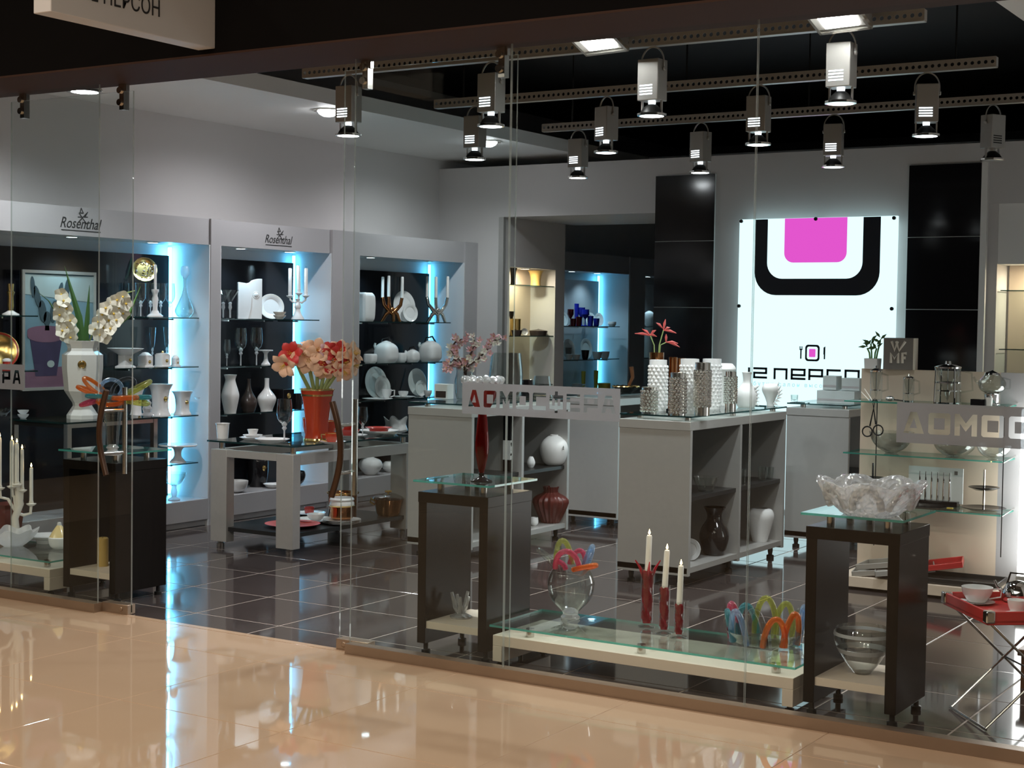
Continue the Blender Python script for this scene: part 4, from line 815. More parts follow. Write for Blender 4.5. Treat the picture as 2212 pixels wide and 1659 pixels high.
vessel('vase', 'white bottle vase with round belly and thin neck', 'vase', SH(576, T3, -8.48), [(13, 0), (14, 6), (20, 22), (19, 32), (8, 46), (5, 54), (5, 71)], 'porcelain')
P, s = SH(610, T3, -8.55); t = thing('box', 'black square vase with gold medallion on the lower glass shelf', 'vase', P); part('body', G().box((0, 0, 22*s), (36*s, 36*s, 44*s)), 'black_gloss', t, bevel=.004); medallion(t, (18.2*s, 0, 30*s), 6*s)
P, s = SH(643, T3, -8.47); t = thing('mug', 'black mug with patterned side before the cyan light', 'mug', P); part('body', G().lathe(hollow(sp([(8, 0), (9, 4), (9, 34)], s), .003), 24), 'black_gloss', t); part('handle', G().tube([(0, 9*s, 28*s), (0, 16*s, 24*s), (0, 16*s, 12*s), (0, 9*s, 7*s)], 1.6*s, 8), 'black_gloss', t)
vessel('bowl', 'white round-bottomed bowl on the grey plinth behind the table leg', 'bowl', SH(510, .215, -8.46), [(9, 0), (20, 6), (25, 18), (26, 26)], 'porcelain')
vessel('dish', 'shallow white dish on the grey plinth under the table', 'bowl', SH(592, .215, -8.45), [(12, 0), (16, 2), (24, 9)], 'porcelain')
P, s = SH(557, .215, -8.62); t = thing('vase', 'tall black vase with gold medallion standing on the plinth', 'vase', P); part('body', G().lathe(hollow(smooth_prof(sp([(18, 0), (22, 30), (22, 60), (14, 66), (18, 72)], s)), .004), 24), 'black_gloss', t); medallion(t, (21.5*s, -3*s, 42*s), 7*s)
vessel('bowl', 'black bowl with pale rim on the plinth before the cyan light', 'bowl', SH(638, .215, -8.46), [(10, 0), (18, 8), (22, 20), (20, 30)], 'black_gloss')
# ================================================================ silver table
def cup(name, label, PS, r, h, m, handle=None, gold=True, saucer=False, hd=(.75, .66, 0)):
    t, s = item(name, label, 'cup', PS); part('cup', G().lathe(hollow(smooth_prof(sp([(r*.55, 0), (r*.6, 2), (r*.92, h*.55), (r, h)], s)), .0025), 26), m, t)
    if gold: part('gold_rim', G().lathe(sp([(r*1.01, h-.8), (r*1.03, h), (r*.97, h+.5), (r*.97, h-.8), (r*1.01, h-.8)], s), 26), 'gold', t)
    if handle: d = V(hd).normalized(); part('handle', G().tube([d*(r*.95*s)+V((0, 0, h*.85*s)), d*(r*1.55*s)+V((0, 0, h*.9*s)), d*(r*1.5*s)+V((0, 0, h*.35*s)), d*(r*.75*s)+V((0, 0, h*.2*s))], 1.6*s, 8), handle, t)
    return t
vessel('beaker', 'plain white beaker at the silver table corner', 'cup', SZ(481, 948, TZ, 12), [(11, 0), (12, 3), (14, 30), (16, 33)], 'porcelain')
P, s = SZ(546, 951, TZ, 24)
for k, (r, lab) in enumerate(((29, 'white dinner plate at the bottom of the small plate stack'), (22, 'white soup dish on the plate stack'))): vessel('plate', lab, 'plate', (P+V((0, 0, k*5*s)), s), [(r*.6, 0), (r*.7, 1), (r, 5)], 'porcelain', .8)
vessel('cup', 'white cup turned on the plate stack', 'cup', (P+V((0, 0, 8*s)), s), [(10, 0), (9, 4), (12, 14)], 'porcelain')
vessel('plate', 'broad white plate with pink rim beside the wine goblet', 'plate', SZ(588, 957, TZ, 30), [(24, 0), (27, 1.5), (38, 7)], 'porcelain', .8)
wine_glass('large clear goblet with frosted figure stem on the silver table', SZ(614, 957, TZ, 12), 94, 17)
P, s = SZ(684, 955, TZ, 24); t = thing('flower_vase', 'orange trumpet vase with gold ornament on the silver table', 'vase', P)
part('vase', G().lathe(hollow(smooth_prof(sp([(23, 0), (24, 3), (21, 18), (22, 50), (26, 84), (31, 112)], s)), .004), 28, sq=.3), 'orange_glaze', t)
part('gold_rim', G().lathe(sp([(31, 110), (32.5, 113), (30, 114), (29, 110), (31, 110)], s), 28, sq=.3), 'gold', t); part('gold_frieze', G().lathe(sp([(29.2, 98), (29.9, 102), (28, 102), (27.5, 98), (29.2, 98)], s), 28, sq=.3), 'gold', t); part('gold_band', G().lathe(sp([(24, 0), (25, 3), (22.5, 8), (21, 8), (24, 0)], s), 28, sq=.3), 'gold', t)
medallion(t, V((.66, -.75, 0))*23*s+V((0, 0, 66*s)), 9*s, (.66, -.75, 0)); FP, fs = P+V((0, 0, 106*s)), s
pet = {}
def petal_mesh(m):
    if m in pet: return pet[m]
    g = G(); row = []
    for t_, w_, z in ((.05, .06, 0), (.35, .62, .26), (.7, .80, .44), (.9, .5, .46), (1.05, .06, .40)):
        for e in (-1, 0, 1): row.append((t_, e*w_*.46, z+(.05 if e == 0 else 0)))
    g.add(row, [(3*i+j, 3*i+j+1, 3*i+j+4, 3*i+j+3) for i in range(4) for j in range(2)]); pet[m] = g.mesh('petal', m); return pet[m]
hg = G()
for k in range(5): hg.tube([(0, 0, 0), (.08*math.cos(k*1.25), .08*math.sin(k*1.25), .5), (.16*math.cos(k*1.25), .16*math.sin(k*1.25), .75)], .02, 5)
hg.lathe([(.06, -.35), (.10, -.2), (.14, 0), (.10, .12), (0, .14)], 8); heart = hg.mesh('flower_heart', 'pollen')
def amaryllis(label, a, h, blooms):
    t = thing('amaryllis', label, 'flower', FP); top = side*(a*fs)+V((0, 0, h*fs))
    part('stem', G().tube([side*(a*.10*fs)+V((0, 0, -80*fs)), side*(a*.30*fs), side*(a*.75*fs)+V((0, 0, h*.6*fs)), top], 4.2*fs, 8), 'stem_green', t)
    for (du, dv, r, m, d) in blooms:
        dd = side*d[0]+TOC*d[1]+V((0, 0, d[2])); f = link('flower', heart, t, top+side*(du*fs)+V((0, 0, dv*fs))+TOC*.03, dd.to_track_quat('Z', 'Y').to_euler(), (r*1.17*fs,)*3)
        for k in range(6): link('petal', petal_mesh(m), f, (0, 0, .0 if k % 2 else -.05), (0, 0, k*math.pi/3+.2))
pe, re = 'petal_peach', 'petal_red'
amaryllis('amaryllis with peach and red blossoms leaning over the white vases', -46, 66, [(-24, -4, 25, pe, (-.5, .6, -.45)), (-10, 16, 23, re, (-.5, .8, .1)), (14, 14, 24, pe, (-.1, 1, .05))])
amaryllis('amaryllis with peach blossoms and one pointed upright bud', -20, 68, [(-2, 4, 27, pe, (-.1, 1, -.2)), (14, 18, 25, pe, (.1, 1, .3)), (-8, 34, 10, pe, (-.15, .2, 1))])
amaryllis('amaryllis with peach blossoms in the middle of the bouquet', 0, 64, [(4, 0, 26, pe, (.1, 1, -.1)), (22, 18, 22, 'petal_pink', (.2, .9, .3)), (14, -14, 20, pe, (0, .7, -.7))])
amaryllis('amaryllis with deep red blossoms', 20, 66, [(8, 4, 27, re, (.1, 1, -.1)), (20, 18, 22, re, (.3, .9, .2)), (-6, 18, 20, re, (-.2, .9, .3))])
amaryllis('amaryllis with peach blossoms turned towards the pillar', 38, 64, [(14, 2, 26, pe, (.4, .9, -.2)), (30, 18, 24, pe, (.6, .7, .2)), (8, 22, 22, pe, (.2, .9, .4))])
amaryllis('amaryllis with drooping peach blossoms at the pillar side', 50, 56, [(20, 4, 25, pe, (.8, .5, -.2)), (4, -6, 23, pe, (.3, .8, -.6)), (28, 22, 18, pe, (.7, .5, .5))])
cup('coffee_pot', 'orange coffee pot with gold handle before the flower vase', SZ(672, 948, TZ, 16), 19, 44, 'orange_glaze', 'gold', hd=(.4, -.9, 0))
cup('cup', 'orange cup with gold handle, higher of the pair by the flower vase', SZ(708, 950, TZ, 14), 17, 40, 'orange_glaze', 'gold', hd=(-.4, -.9, 0))
cup('cup', 'small orange cup with gold handle nearest the door handle', SZ(716, 958, TZ, 12), 15, 22, 'orange_glaze', 'gold', hd=(-.5, -.85, 0))
vessel('plate', 'white saucer under the small orange cup', 'plate', SZ(718, 960, TZ, 26), [(18, 0), (20, 1), (30, 5)], 'porcelain', .8)
P, s = SZ(752, 946, TZ, 18)
vessel('plate', 'white gold-edged plate under the red bowls', 'plate', (P, s), [(24, 0), (28, 1.5), (42, 6)], 'porcelain', .8); vessel('bowl', 'wide red bowl with white inside on the gold-edged plate', 'bowl', (P+V((0, 0, 3*s)), s), [(14, 0), (20, 4), (26, 14)], 'red_glaze'); vessel('cup', 'small red cup stacked in the red bowl', 'cup', (P+V((0, 0, 12*s)), s), [(8, 0), (9, 3), (11, 14)], 'red_glaze')
P, s = SZ(818, 938, TZ, 30); vessel('plate', 'large white plate with gold rim at the far table end', 'plate', (P, s), [(30, 0), (34, 1.5), (46, 7)], 'porcelain', .8); vessel('bowl', 'shallow red-sided dish on the far white plate', 'bowl', (P+V((0, 0, 3*s)), s), [(20, 0), (22, 6), (30, 10)], 'red_glaze')
vessel('plate', 'silvery oval tray at the edge of the silver table', 'plate', SZ(838, 941, TZ, 20), [(16, 0), (18, 1), (28, 4)], 'silver', .8)
wine_glass('clear goblet with frosted stem behind the straight door handle', SH(783, TZ, -6.92), 66, 11)
# lower black shelf of the table
P, s = SZ(632, 1138, TL, 0); vessel('plate', 'round plate with orange and red stripes on the black shelf', 'plate', (P, s), [(30, 0), (38, 2), (60, 8)], 'petal_coral', .9)
P, s = SZ(682, 1131, TL, 26); vessel('plate', 'white gold-rimmed plate behind the striped plate', 'plate', (P, s), [(28, 0), (32, 1.5), (46, 7)], 'porcelain', .8); vessel('bowl', 'white bowl on the gold-rimmed plate', 'bowl', (P+V((0, 0, 4*s)), s), [(10, 0), (16, 5), (20, 14)], 'porcelain')
P, s = SZ(668, 1114, TL, 16); vessel('plate', 'white plate with pink edge tucked behind the bowl', 'plate', (P, s), [(20, 0), (24, 1), (36, 5)], 'porcelain', .8); vessel('cup', 'red cup with white lining on the pink-edged plate', 'cup', (P+V((0, 0, 3*s)), s), [(9, 0), (10, 3), (11, 14)], 'red_glaze')
P, s = SZ(738, 1136, TL, 30)
for k in range(3): vessel('plate', ('lowest', 'middle', 'upper')[k]+' gold-rimmed plate of the stack under the brown pot', 'plate', (P+V((0, 0, k*3*s)), s), [(26, 0), (30, 1), (42, 5)], 'porcelain', .7)
P2 = P+V((-.15, .20, 0)); t = thing('cooking_pot', 'large brown pot with gold rim on the black shelf', 'pot', P2); part('body', G().lathe(hollow(sp([(28, 0), (31, 4), (31, 54), (35, 60)], s), .004), 28), 'copper', t); part('gold_rim', G().lathe(sp([(35, 58), (36, 61), (33, 61), (35, 58)], s), 28), 'gold', t)
t = thing('cooking_pot', 'brown bowl with white lid standing on the plate stack', 'pot', P+V((0, 0, 10*s))); lat(t, 'body', [(18, 0), (24, 4), (25, 26), (27, 30), (0, 30)], 'copper', s); lat(t, 'lid', [(27, 30), (27, 36), (25, 40), (27, 44), (24, 48), (0, 46)], 'porcelain', s); lat(t, 'gold_rim', [(27, 29), (28.5, 31), (26, 32), (27, 29)], 'gold', s)
P, s = SZ(838, 1115, TL, 14); t = thing('casserole', 'brown casserole with glass lid and gold side handles', 'pot', P); lat(t, 'body', [(22, 0), (26, 6), (31, 34), (33, 36), (0, 36)], 'copper', s); lat(t, 'lid', [(33, 36), (31, 41), (18, 46), (0, 47)], 'vase_glass', s); part('knob', G().tube([side*(-7*s)+V((0, 0, 52*s)), side*(7*s)+V((0, 0, 52*s))], 2.4*s, 8).tube([(0, 0, 46*s), (0, 0, 52*s)], 2*s, 8), 'gold', t)
for d in (-1, 1): part('handle', G().tube([side*(d*30*s)+V((0, 0, 32*s)), side*(d*38*s)+V((0, 0, 38*s)), side*(d*40*s)+V((0, 0, 30*s)), side*(d*30*s)+V((0, 0, 24*s))], 2.2*s, 8), 'gold', t)
# ================================================================ niche with teapots
N1_, N2_, N3_, N4_ = 1.615, 1.235, .90, .58
square_vase('vase', 'white pillow-shaped vase beside the copper candelabra', 'vase', SH(786, N1_, -8.5), [(16, 0), (19, 8), (20, 34), (19, 54), (14, 62)], 'porcelain', sq=.6)
def branch_candelabra(label, u, m, glab, ggrp, tips, legs):
    P, s = SH(u, N1_, -8.48); t = thing('candelabra', label, 'candelabra', P); c = V((0, 0, 26*s))
    for k, (a, z) in enumerate(tips): e = ax*(a*s)+TOC*(.02*(k-1))+V((0, 0, z*s)); part('branch', G().tube([c+V((0, 0, -8*s)), c+ax*(a*.45*s), ax*(a*.9*s)+V((0, 0, (z-16)*s)), e], [5*s, 4.5*s, 3.8*s, 3.6*s], 10), m, t); candle(glab, P+e-V((0, 0, 1*s)), 46*s, 3.4*s, group=ggrp)
    for a in legs: part('foot_branch', G().tube([c, ax*(a*.6*s)+V((0, 0, 16*s))+TOC*(.02 if a == 0 else 0), ax*(a*s)+TOC*(.04 if a == 0 else -.02)], [5*s, 4*s, 3.2*s], 10), m, t)
    part('hub', G().ball((0, 0, 26*s), 6*s, 12, 8), m, t)
branch_candelabra('branching copper candelabra with three candles', 847, 'copper', 'unlit white candle on the copper candelabra', 'candles of the copper candelabra', [(-20, 52), (-8, 54), (20, 52)], (-22, 4, 18))
branch_candelabra('branching silver candelabra with three candles', 945, 'silver', 'unlit white candle on the silver candelabra', 'candles of the silver candelabra', [(-22, 54), (-4, 53), (20, 54)], (-20, 2, 18))
PS = SH(873, N1_, -8.64); plate_up('large white oval platter leaning behind the copper candelabra', PS, 25, 'porcelain', oval=1.38, name='platter')
PS = SH(886, N1_, -8.57); plate_up('smaller white oval plate leaning on the large platter', PS, 17, 'porcelain', oval=1.2)
def teapot(label, u, r, h, spout=True):
    P, s = SH(u, N2_, -8.5); t = thing('teapot', label, 'teapot', P); part('body', G().lathe(smooth_prof(sp([(r*.72, 0), (r*.95, h*.15), (r, h*.4), (r*.92, h*.72), (r*.6, h*.9), (r*.2, h*.98), (0, h)], s)), 28, sq=.3), 'porcelain', t)
    part('handle', G().tube([ax*(-r*.55*s)+V((0, 0, h*.86*s)), ax*(-r*.4*s)+V((0, 0, h*1.13*s)), ax*(r*.2*s)+V((0, 0, h*1.2*s)), ax*(r*.5*s)+V((0, 0, h*.95*s))], 2*s, 8), 'black_gloss', t)
    part('lid', G().lathe(sp([(r*.5, h*.93), (r*.45, h*.98), (r*.12, h*1.03), (0, h*1.04)], s), 20), 'porcelain', t)
    if spout: part('spout', G().tube([ax*(-r*.8*s)+V((0, 0, h*.5*s)), ax*(-r*1.1*s)+V((0, 0, h*.8*s)), ax*(-r*1.02*s)+V((0, 0, h*.92*s))], [4.5*s, 3*s, 2.2*s], 10), 'porcelain', t)
teapot('large white teapot with black handle between two cups', 834, 23, 46); teapot('second large white teapot standing before the cyan light strip', 929, 22, 45); teapot('small white creamer with black handle between the teapots', 891, 14, 27)
for u, h, lab, x in ((800, 20, 'squat white cup between the pillar and the large teapot', -8.5), (864, 20, 'squat white cup half behind the large teapot', -8.56)): square_vase('cup', lab, 'cup', SH(u, N2_, x), [(9, 0), (12, 4), (12.5, 16), (11, 20)], 'porcelain', sq=.4)
for u, r, o, x, lab in ((812, 25, 1.4, -8.64, 'large grey-white oval platter on the third shelf'), (826, 18, 1.4, -8.58, 'smaller oval platter leaning on the grey-white one'), (901, 21, 1.45, -8.64, 'tall white oval platter at the shelf end'), (909, 13, 1.35, -8.57, 'small white oval plate leaning on the tall platter')): plate_up(lab, SH(u, N3_, x), r, 'porcelain', oval=o, name='platter')
cup('mug', 'ribbed white mug before the oval platters', SH(835, N3_, -8.46), 11, 22, 'porcelain', 'porcelain', False)
vessel('plate', 'flat white tray under the ribbed mug', 'plate', SH(815, N3_, -8.46), [(22, 0), (26, 1), (34, 3)], 'porcelain', .7)
P = SH(871, N3_, -8.48); vessel('plate', 'white saucer with a cup between the platters', 'plate', P, [(16, 0), (19, 1), (27, 4)], 'porcelain', .7); cup('cup', 'white cup on the saucer between the platters', (P[0]+V((0, 0, 2*P[1])), P[1]), 11, 13, 'porcelain', None, False)
P = SH(924, N3_, -8.46); cup('cup', 'little white cup before the tall platter', P, 9, 14, 'porcelain', None, False)
vessel('bowl', 'white star-rimmed bowl behind the silver table', 'bowl', SH(856, N4_, -8.5), [(18, 0), (26, 6), (22, 16), (24, 30)], 'porcelain', 1, wob=lambda a, k, r, h: (.1*r*math.cos(5*a)*(h/.08), .012*math.cos(5*a)*(h/.08)), seg=40)
square_vase('dish', 'flat rectangular white dish beside the star-rimmed bowl', 'bowl', SH(800, N4_, -8.5), [(18, 0), (20, 2), (22, 11)], 'porcelain', sq=.9)
vessel('tureen', 'squat white lidded tureen on the plinth below the teapots', 'bowl', SH(800, .215, -8.48), [(10, 0), (14, 3), (26, 18), (22, 32), (8, 38), (4, 42)], 'porcelain', 0)
vessel('bowl', 'round white bowl beside the squat tureen', 'bowl', SH(842, .215, -8.5), [(8, 0), (16, 8), (17, 16), (11, 23)], 'porcelain')
# ================================================================ red goblet on its pedestal
P, s = SZ(1040, 1042, PZ, 20); t = thing('tall_goblet', 'tall red glass goblet with black foot and crystal-beaded rim', 'vase', P)
lat(t, 'foot', [(24, 0), (24, 2), (9, 8), (5, 12), (7, 18), (0, 20)], 'black_gloss', s)
lat(t, 'stem', [(5, 18), (9, 34), (15, 70), (13, 110), (10, 140), (8, 152)], 'deep_red_glass', s, curve=True); lat(t, 'red_core', [(2, 18), (6, 34), (10, 70), (9, 110), (6, 140), (4, 150), (0, 150)], 'dark_red', s, curve=True)
part('cup', G().lathe(hollow(smooth_prof(sp([(8, 150), (16, 158), (30, 184), (40, 214)], s)), .004), 32), 'deep_red_glass', t)
g = G()
for k in range(16): a = 2*math.pi*k/16; g.ball((40*s*math.cos(a), 40*s*math.sin(a), (218+2*(k % 2))*s), 8.5*s, 10, 7)
part('bead_rim', g, 'crystal', t)
P, s = SY(995, .165, 6.26); t = thing('glass_ornament', 'clear crystal branch ornament inside the pedestal under the goblet', 'ornament', P)
for k in range(5): a = k*1.3; part('branch', G().tube([(0, 0, 4*s), (12*s*math.cos(a), 12*s*math.sin(a), 24*s), (20*s*math.cos(a), 20*s*math.sin(a), (48+8*(k % 2))*s)], [6*s, 5*s, 3.5*s], 8), 'crystal', t)
lat(t, 'base', [(22, 0), (24, 4), (12, 10), (0, 11)], 'crystal', s)
# ================================================================ low bench between the pedestals
P, s = SZ(1232, 1340, BZ, 20); t = thing('loop_vase', 'clear globe vase crowned with coloured glass loops', 'vase', P)
part('globe', G().lathe(hollow(smooth_prof(sp([(17, 14), (22, 20), (44, 44), (51, 74), (46, 98), (34, 116)], s)), .003), 32), 'vase_glass', t); lat(t, 'foot', [(20, 0), (21, 4), (16, 10), (18, 16), (10, 22), (0, 22)], 'crystal', s, seg=14)
loops(t, 112*s, 30*s, [(150, 10*s, 52*s, 20*s, 5*s, 'lime_glass'), (-160, 42*s, 34*s, 12*s, 4.6*s, 'vase_glass'), (-75, 12*s, 40*s, 27*s, 5*s, 'pink_glass'), (-20, 46*s, 14*s, 20*s, 4.6*s, 'orange_glass'), (40, 16*s, 44*s, 16*s, 5*s, 'blue_glass'), (95, 14*s, 30*s, 18*s, 4.6*s, 'pink_glass'), (-110, 4*s, 14*s, 18*s, 4.6*s, 'pink_glass')])
def twist_stick(label, u, v, h, r, clab, ch, crown=False, lean=0):
    P, s = SZ(u, v, BZ, 14); t = thing('glass_candlestick', label, 'candlestick', P); g = G(); k_ = 26
    lat(t, 'foot', [(19, 0), (19, 1.5), (6, 4), (5, 9), (0, 9)], 'vase_glass', s)
    part('column', G().lathe([(r*s*(.82 if 1 < i < k_ else .6), (8+(h-8)*i/k_)*s) for i in range(k_+1)], 18, wob=lambda a, k, rr_, hh: (.24*rr_*math.cos(3*a+k*.55), 0)), 'red_glass', t); part('clear_sleeve', G().lathe(sp([(r*1.0, 10), (r*1.08, h*.5), (r*1.15, h+4), (r*1.05, h+4), (r*.98, h*.5), (r*.9, 10), (r, 10)], s), 18), 'vase_glass', t)
    if crown:
        for k in range(4): a = k*1.57+.6; part('petal', G().tube([(r*.7*s*math.cos(a), r*.7*s*math.sin(a), (h-14)*s), (r*1.3*s*math.cos(a), r*1.3*s*math.sin(a), (h+6)*s), (r*2.1*s*math.cos(a), r*2.1*s*math.sin(a), (h+22)*s)], [4*s, 3*s, 1.2*s], 8), 'red_glass', t)
    candle(clab, P+V((0, 0, (h-2)*s)), ch*s, 6.6*s, True, (lean, 0), 'wax')
twist_stick('tallest twisted red glass candlestick with petal crown', 1397, 1356, 122, 13, 'lit cream candle in the tallest red candlestick', 78, True, .03)
twist_stick('middle twisted red glass candlestick', 1434, 1370, 100, 11, 'lit cream candle in the middle red candlestick', 82, False, .05)
twist_stick('shortest twisted red glass candlestick', 1466, 1380, 74, 10, 'lit cream candle in the shortest red candlestick', 84, False, .03)
P, s = SZ(1652, 1398, BZ, 52); t = thing('loop_bowl', 'low glass basket ringed with coloured loops on the bench end', 'bowl', P)
part('basket', G().lathe(hollow(smooth_prof(sp([(60, 0), (70, 4), (80, 18), (84, 26)], s)), .004), 36), 'vase_glass', t)
cols = ['teal_glass', 'blue_glass', 'vase_glass', 'orange_glass', 'orange_glass', 'blue_glass', 'vase_glass', 'lime_glass', 'lime_glass', 'teal_glass', 'pink_glass']
loops(t, 4*s, 70*s, [(-150+k*360/11, 12*s, (62+8*(k % 3))*s, 24*s, 5.5*s, c) for k, c in enumerate(cols)])
# ================================================================ crystal bowl on its pedestal
P, s = SZ(1880, 1118, PZ, 52); t = thing('crystal_bowl', 'large cut crystal bowl with scalloped rim', 'bowl', P)
pr = smooth_prof(sp([(50, 0), (58, 4), (80, 22), (98, 44), (112, 70)], s)); n = len(pr)
part('bowl', G().lathe(hollow(pr, .008), 84, wob=lambda a, k, r, h: (.05*r*abs(math.sin(3.5*a))+random.uniform(-.03, .03)*r, .16*h*(abs(math.sin(3.5*a))-.4)+random.uniform(-.004, .004))), 'crystal', t, smooth=False)
loops(t, 20*s, 80*s, [(k*360/7+26, 24*s, 50*s, 30*s, 7*s, 'crystal') for k in range(7)])
P, s = SY(1862, .165, 6.27); t = thing('glass_bowl', 'clear tapering bowl with frosted bands inside the pedestal', 'bowl', P)
part('bowl', G().lathe(hollow(smooth_prof(sp([(16, 0), (20, 4), (40, 30), (58, 62), (62, 84), (57, 100)], s)), .004), 36), 'vase_glass', t)
for z0, z1, r0_, r1_ in ((84, 91, 62.6, 61), (46, 56, 50.5, 55.6)): part('frosted_band', G().lathe(sp([(r0_, z0), (r1_+.4, z1), (r1_-1, z1), (r0_-1, z0), (r0_, z0)], s), 36), 'frosted_glass', t)
# ================================================================ cabinet with the globe vase: top and shelves
P, s = SZ(959, 862, CZ, 12); t = thing('box', 'white card box on the cabinet beside the blossom vase', 'box', P); part('carton', G().box((0, 0, 16*s), (34*s, 24*s, 32*s)), 'box_white', t, bevel=.002); part('window', G().box((0, -12.2*s, 10*s), (26*s, 1*s, 14*s)), 'dark_brown_glaze', t)
P, s = SZ(1003, 865, CZ, 16); t = thing('flower_vase', 'clear glass vase holding the pink blossom twigs', 'vase', P); part('glass', G().lathe(hollow(smooth_prof(sp([(14, 0), (20, 10), (22, 40), (18, 60), (20, 76)], s)), .003), 28), 'vase_glass', t); BP, bs = P+V((0, 0, 70*s)), s
bl = blossom(5, .026, 'petal_pink', .35, .36, name='twig_blossom'); bl2 = blossom(5, .027, 'petal_white', .3, .36, inner='petal_pink', name='pale_blossom')
sd2 = V((.86, .5, 0))
def twig(label, pts):
    t = thing('blossom_twig', label, 'flowers', BP); q_ = [sd2*(a*bs)+V((0, 0, b*bs)) for a, b in pts]; part('twig', G().tube([V((0, 0, -55*bs))]+q_, [2.2*bs]*len(q_)+[1.*bs], 6), 'twig', t)
    for k in range(len(q_)-1):
        for f in (.08, .2, .32, .44, .56, .68, .8, .92):
            c = q_[k].lerp(q_[k+1], f)+V((random.uniform(-10, 10)*bs, random.uniform(-8, 8)*bs, random.uniform(-10, 10)*bs)); d = V((random.uniform(-.5, .9), random.uniform(-1, .2), random.uniform(-.4, .8)))
            link('flower', bl if random.random() < .6 else bl2, t, c, d.to_track_quat('Z', 'Y').to_euler())
twig('blossoming twig with pink flowers arching low towards the card box', [(0, 0), (-24, 18), (-32, 4), (-42, -6)])
twig('blossoming twig with pink flowers reaching up beside the niche jamb', [(0, 0), (-18, 24), (-34, 38), (-20, 56), (-6, 62)])
twig('tall blossoming twig in the middle of the glass vase', [(2, 0), (10, 26), (22, 48), (18, 66)])
twig('blossoming twig with pale flowers leaning towards the big glass cylinder', [(4, 0), (30, 20), (48, 40), (62, 58), (78, 64)])
vessel('glass_vase', 'big clear glass cylinder vase on the cabinet', 'vase', SZ(1092, 862, CZ, 30), [(30, 0), (36, 10), (37, 50), (32, 98)], 'vase_glass', 1.5)
vessel('tumbler', 'short smoked glass tumbler tapering upwards', 'glass', SZ(1170, 859, CZ, 16), [(24, 0), (24, 4), (17, 46)], 'vase_glass', 1.5)
vessel('ashtray', 'flat dark dish between the glass vase and the tumbler', 'bowl', SZ(1139, 859, CZ, 10), [(13, 0), (14, 6), (12, 38)], 'black_gloss', 2)
xs_ = -5.80
P, s = SH(1098, .56, -5.85); t = thing('tall_vase', 'tall black square vase with white relief panel on the black shelf', 'vase', P); part('body', G().box((0, 0, 68*s), (18*s, 18*s, 136*s)), 'black_gloss', t, bevel=.003); part('relief_panel', G().box((.5*s, 0, 46*s), (18.5*s, 18.6*s, 42*s)), 'bisque', t)
g = G()
for k in range(9): g.ball((9.9*s, random.uniform(-6, 6)*s, random.uniform(30, 62)*s), (.6*s, 2.6*s, 3*s), 6, 4)
part('ornament', g, 'black_gloss', t)
vessel('small_vase', 'little white vase beside the tall black square vase', 'vase', SH(1147, .56, -5.86), [(5, 0), (9, 8), (8, 16), (4, 24)], 'porcelain')
P, s = SH(1196, .56, -5.825); t = thing('globe_vase', 'white globe vase with small openings and pine motif', 'vase', P); part('globe', G().lathe(smooth_prof(sp([(14, 0), (24, 8), (31, 32), (27, 50), (14, 62), (9, 63), (9, 61)], s)), 32), 'bisque', t); part('neck', G().lathe(sp([(9, 62), (9, 66), (7, 66), (7, 61), (9, 62)], s), 20), 'bisque', t)
part('motif', G().prism([(-4*s, 0), (4*s, 0), (0, 4*s), (3*s, 4*s), (0, 9*s), (-3*s, 4*s), (0, 4*s)], .002, (30*s, -12*s, 36*s), (0, 1, 0), (0, 0, 1)), 'sign_grey', t)
P, s = SH(1189, .125, -5.845); t = thing('pleated_vase', 'dark red pleated vase with narrow neck on the lower shelf', 'vase', P); part('body', G().lathe(hollow(smooth_prof(sp([(18, 0), (22, 6), (38, 44), (30, 58), (15, 66), (17, 78)], s)), .004), 72, wob=lambda a, k, r, h: (.05*r*math.cos(18*a), 0)), 'dark_red', t)
vessel('small_bowl', 'tiny pale bowl beside the pleated vase', 'bowl', SH(1154, .125, -5.85), [(5, 0), (9, 6), (8, 18)], 'porcelain')
# ================================================================ cabinet with studded vases
def stud_vase(label, u, v, r, h, m, rows, n, big, smooth_top=.06, smooth_bot=0., rp=14):
    P, s = SZ(u, v, CZ, rp); t = thing('studded_vase', label, 'vase', P); part('cylinder', G().lathe(hollow(sp([(r, 0), (r, h)], s), .003), 28), m, t); g = G()
    for i in range(rows):
        z = h*(smooth_bot+.04+(.92-smooth_top-smooth_bot)*(i+.5)/rows)
        for k in range(n): a = 2*math.pi*(k+.5*(i % 2))/n; g.ball((r*s*math.cos(a), r*s*math.sin(a), z*s), big*s, 6, 4)
    o = part('studs', g, m, t); o['kind'] = 'stuff'
stud_vase('white hobnail cylinder vase beside the copper cups', 1420, 888, 19, 110, 'porcelain', 12, 12, 4.2)
stud_vase('short silver studded vase at the glass corner', 1402, 893, 17, 56, 'silver', 7, 14, 3.6)
stud_vase('silver studded vase with white collar', 1464, 898, 17, 92, 'silver', 12, 14, 3.6)
stud_vase('tall white hobnail vase between two silver studded vases', 1488, 894, 20, 118, 'porcelain', 13, 14, 3.4)
stud_vase('tallest silver vase with tumbled stud pattern', 1516, 898, 17, 114, 'silver', 15, 13, 3.8, .10, .12)
stud_vase('slim silver vase with tumbled stud pattern next to the spiky vase', 1577, 888, 12.5, 85, 'silver', 12, 11, 3.4, .08, .15)
stud_vase('wide white hobnail vase behind the tallest silver vase', 1536, 884, 20, 108, 'porcelain', 12, 14, 3.2)
vessel('vase', 'white collar vase behind the slim silver vase', 'vase', SZ(1562, 876, CZ, 14), [(17, 0), (18, 60), (26, 78), (18, 90), (12, 88)], 'bisque')
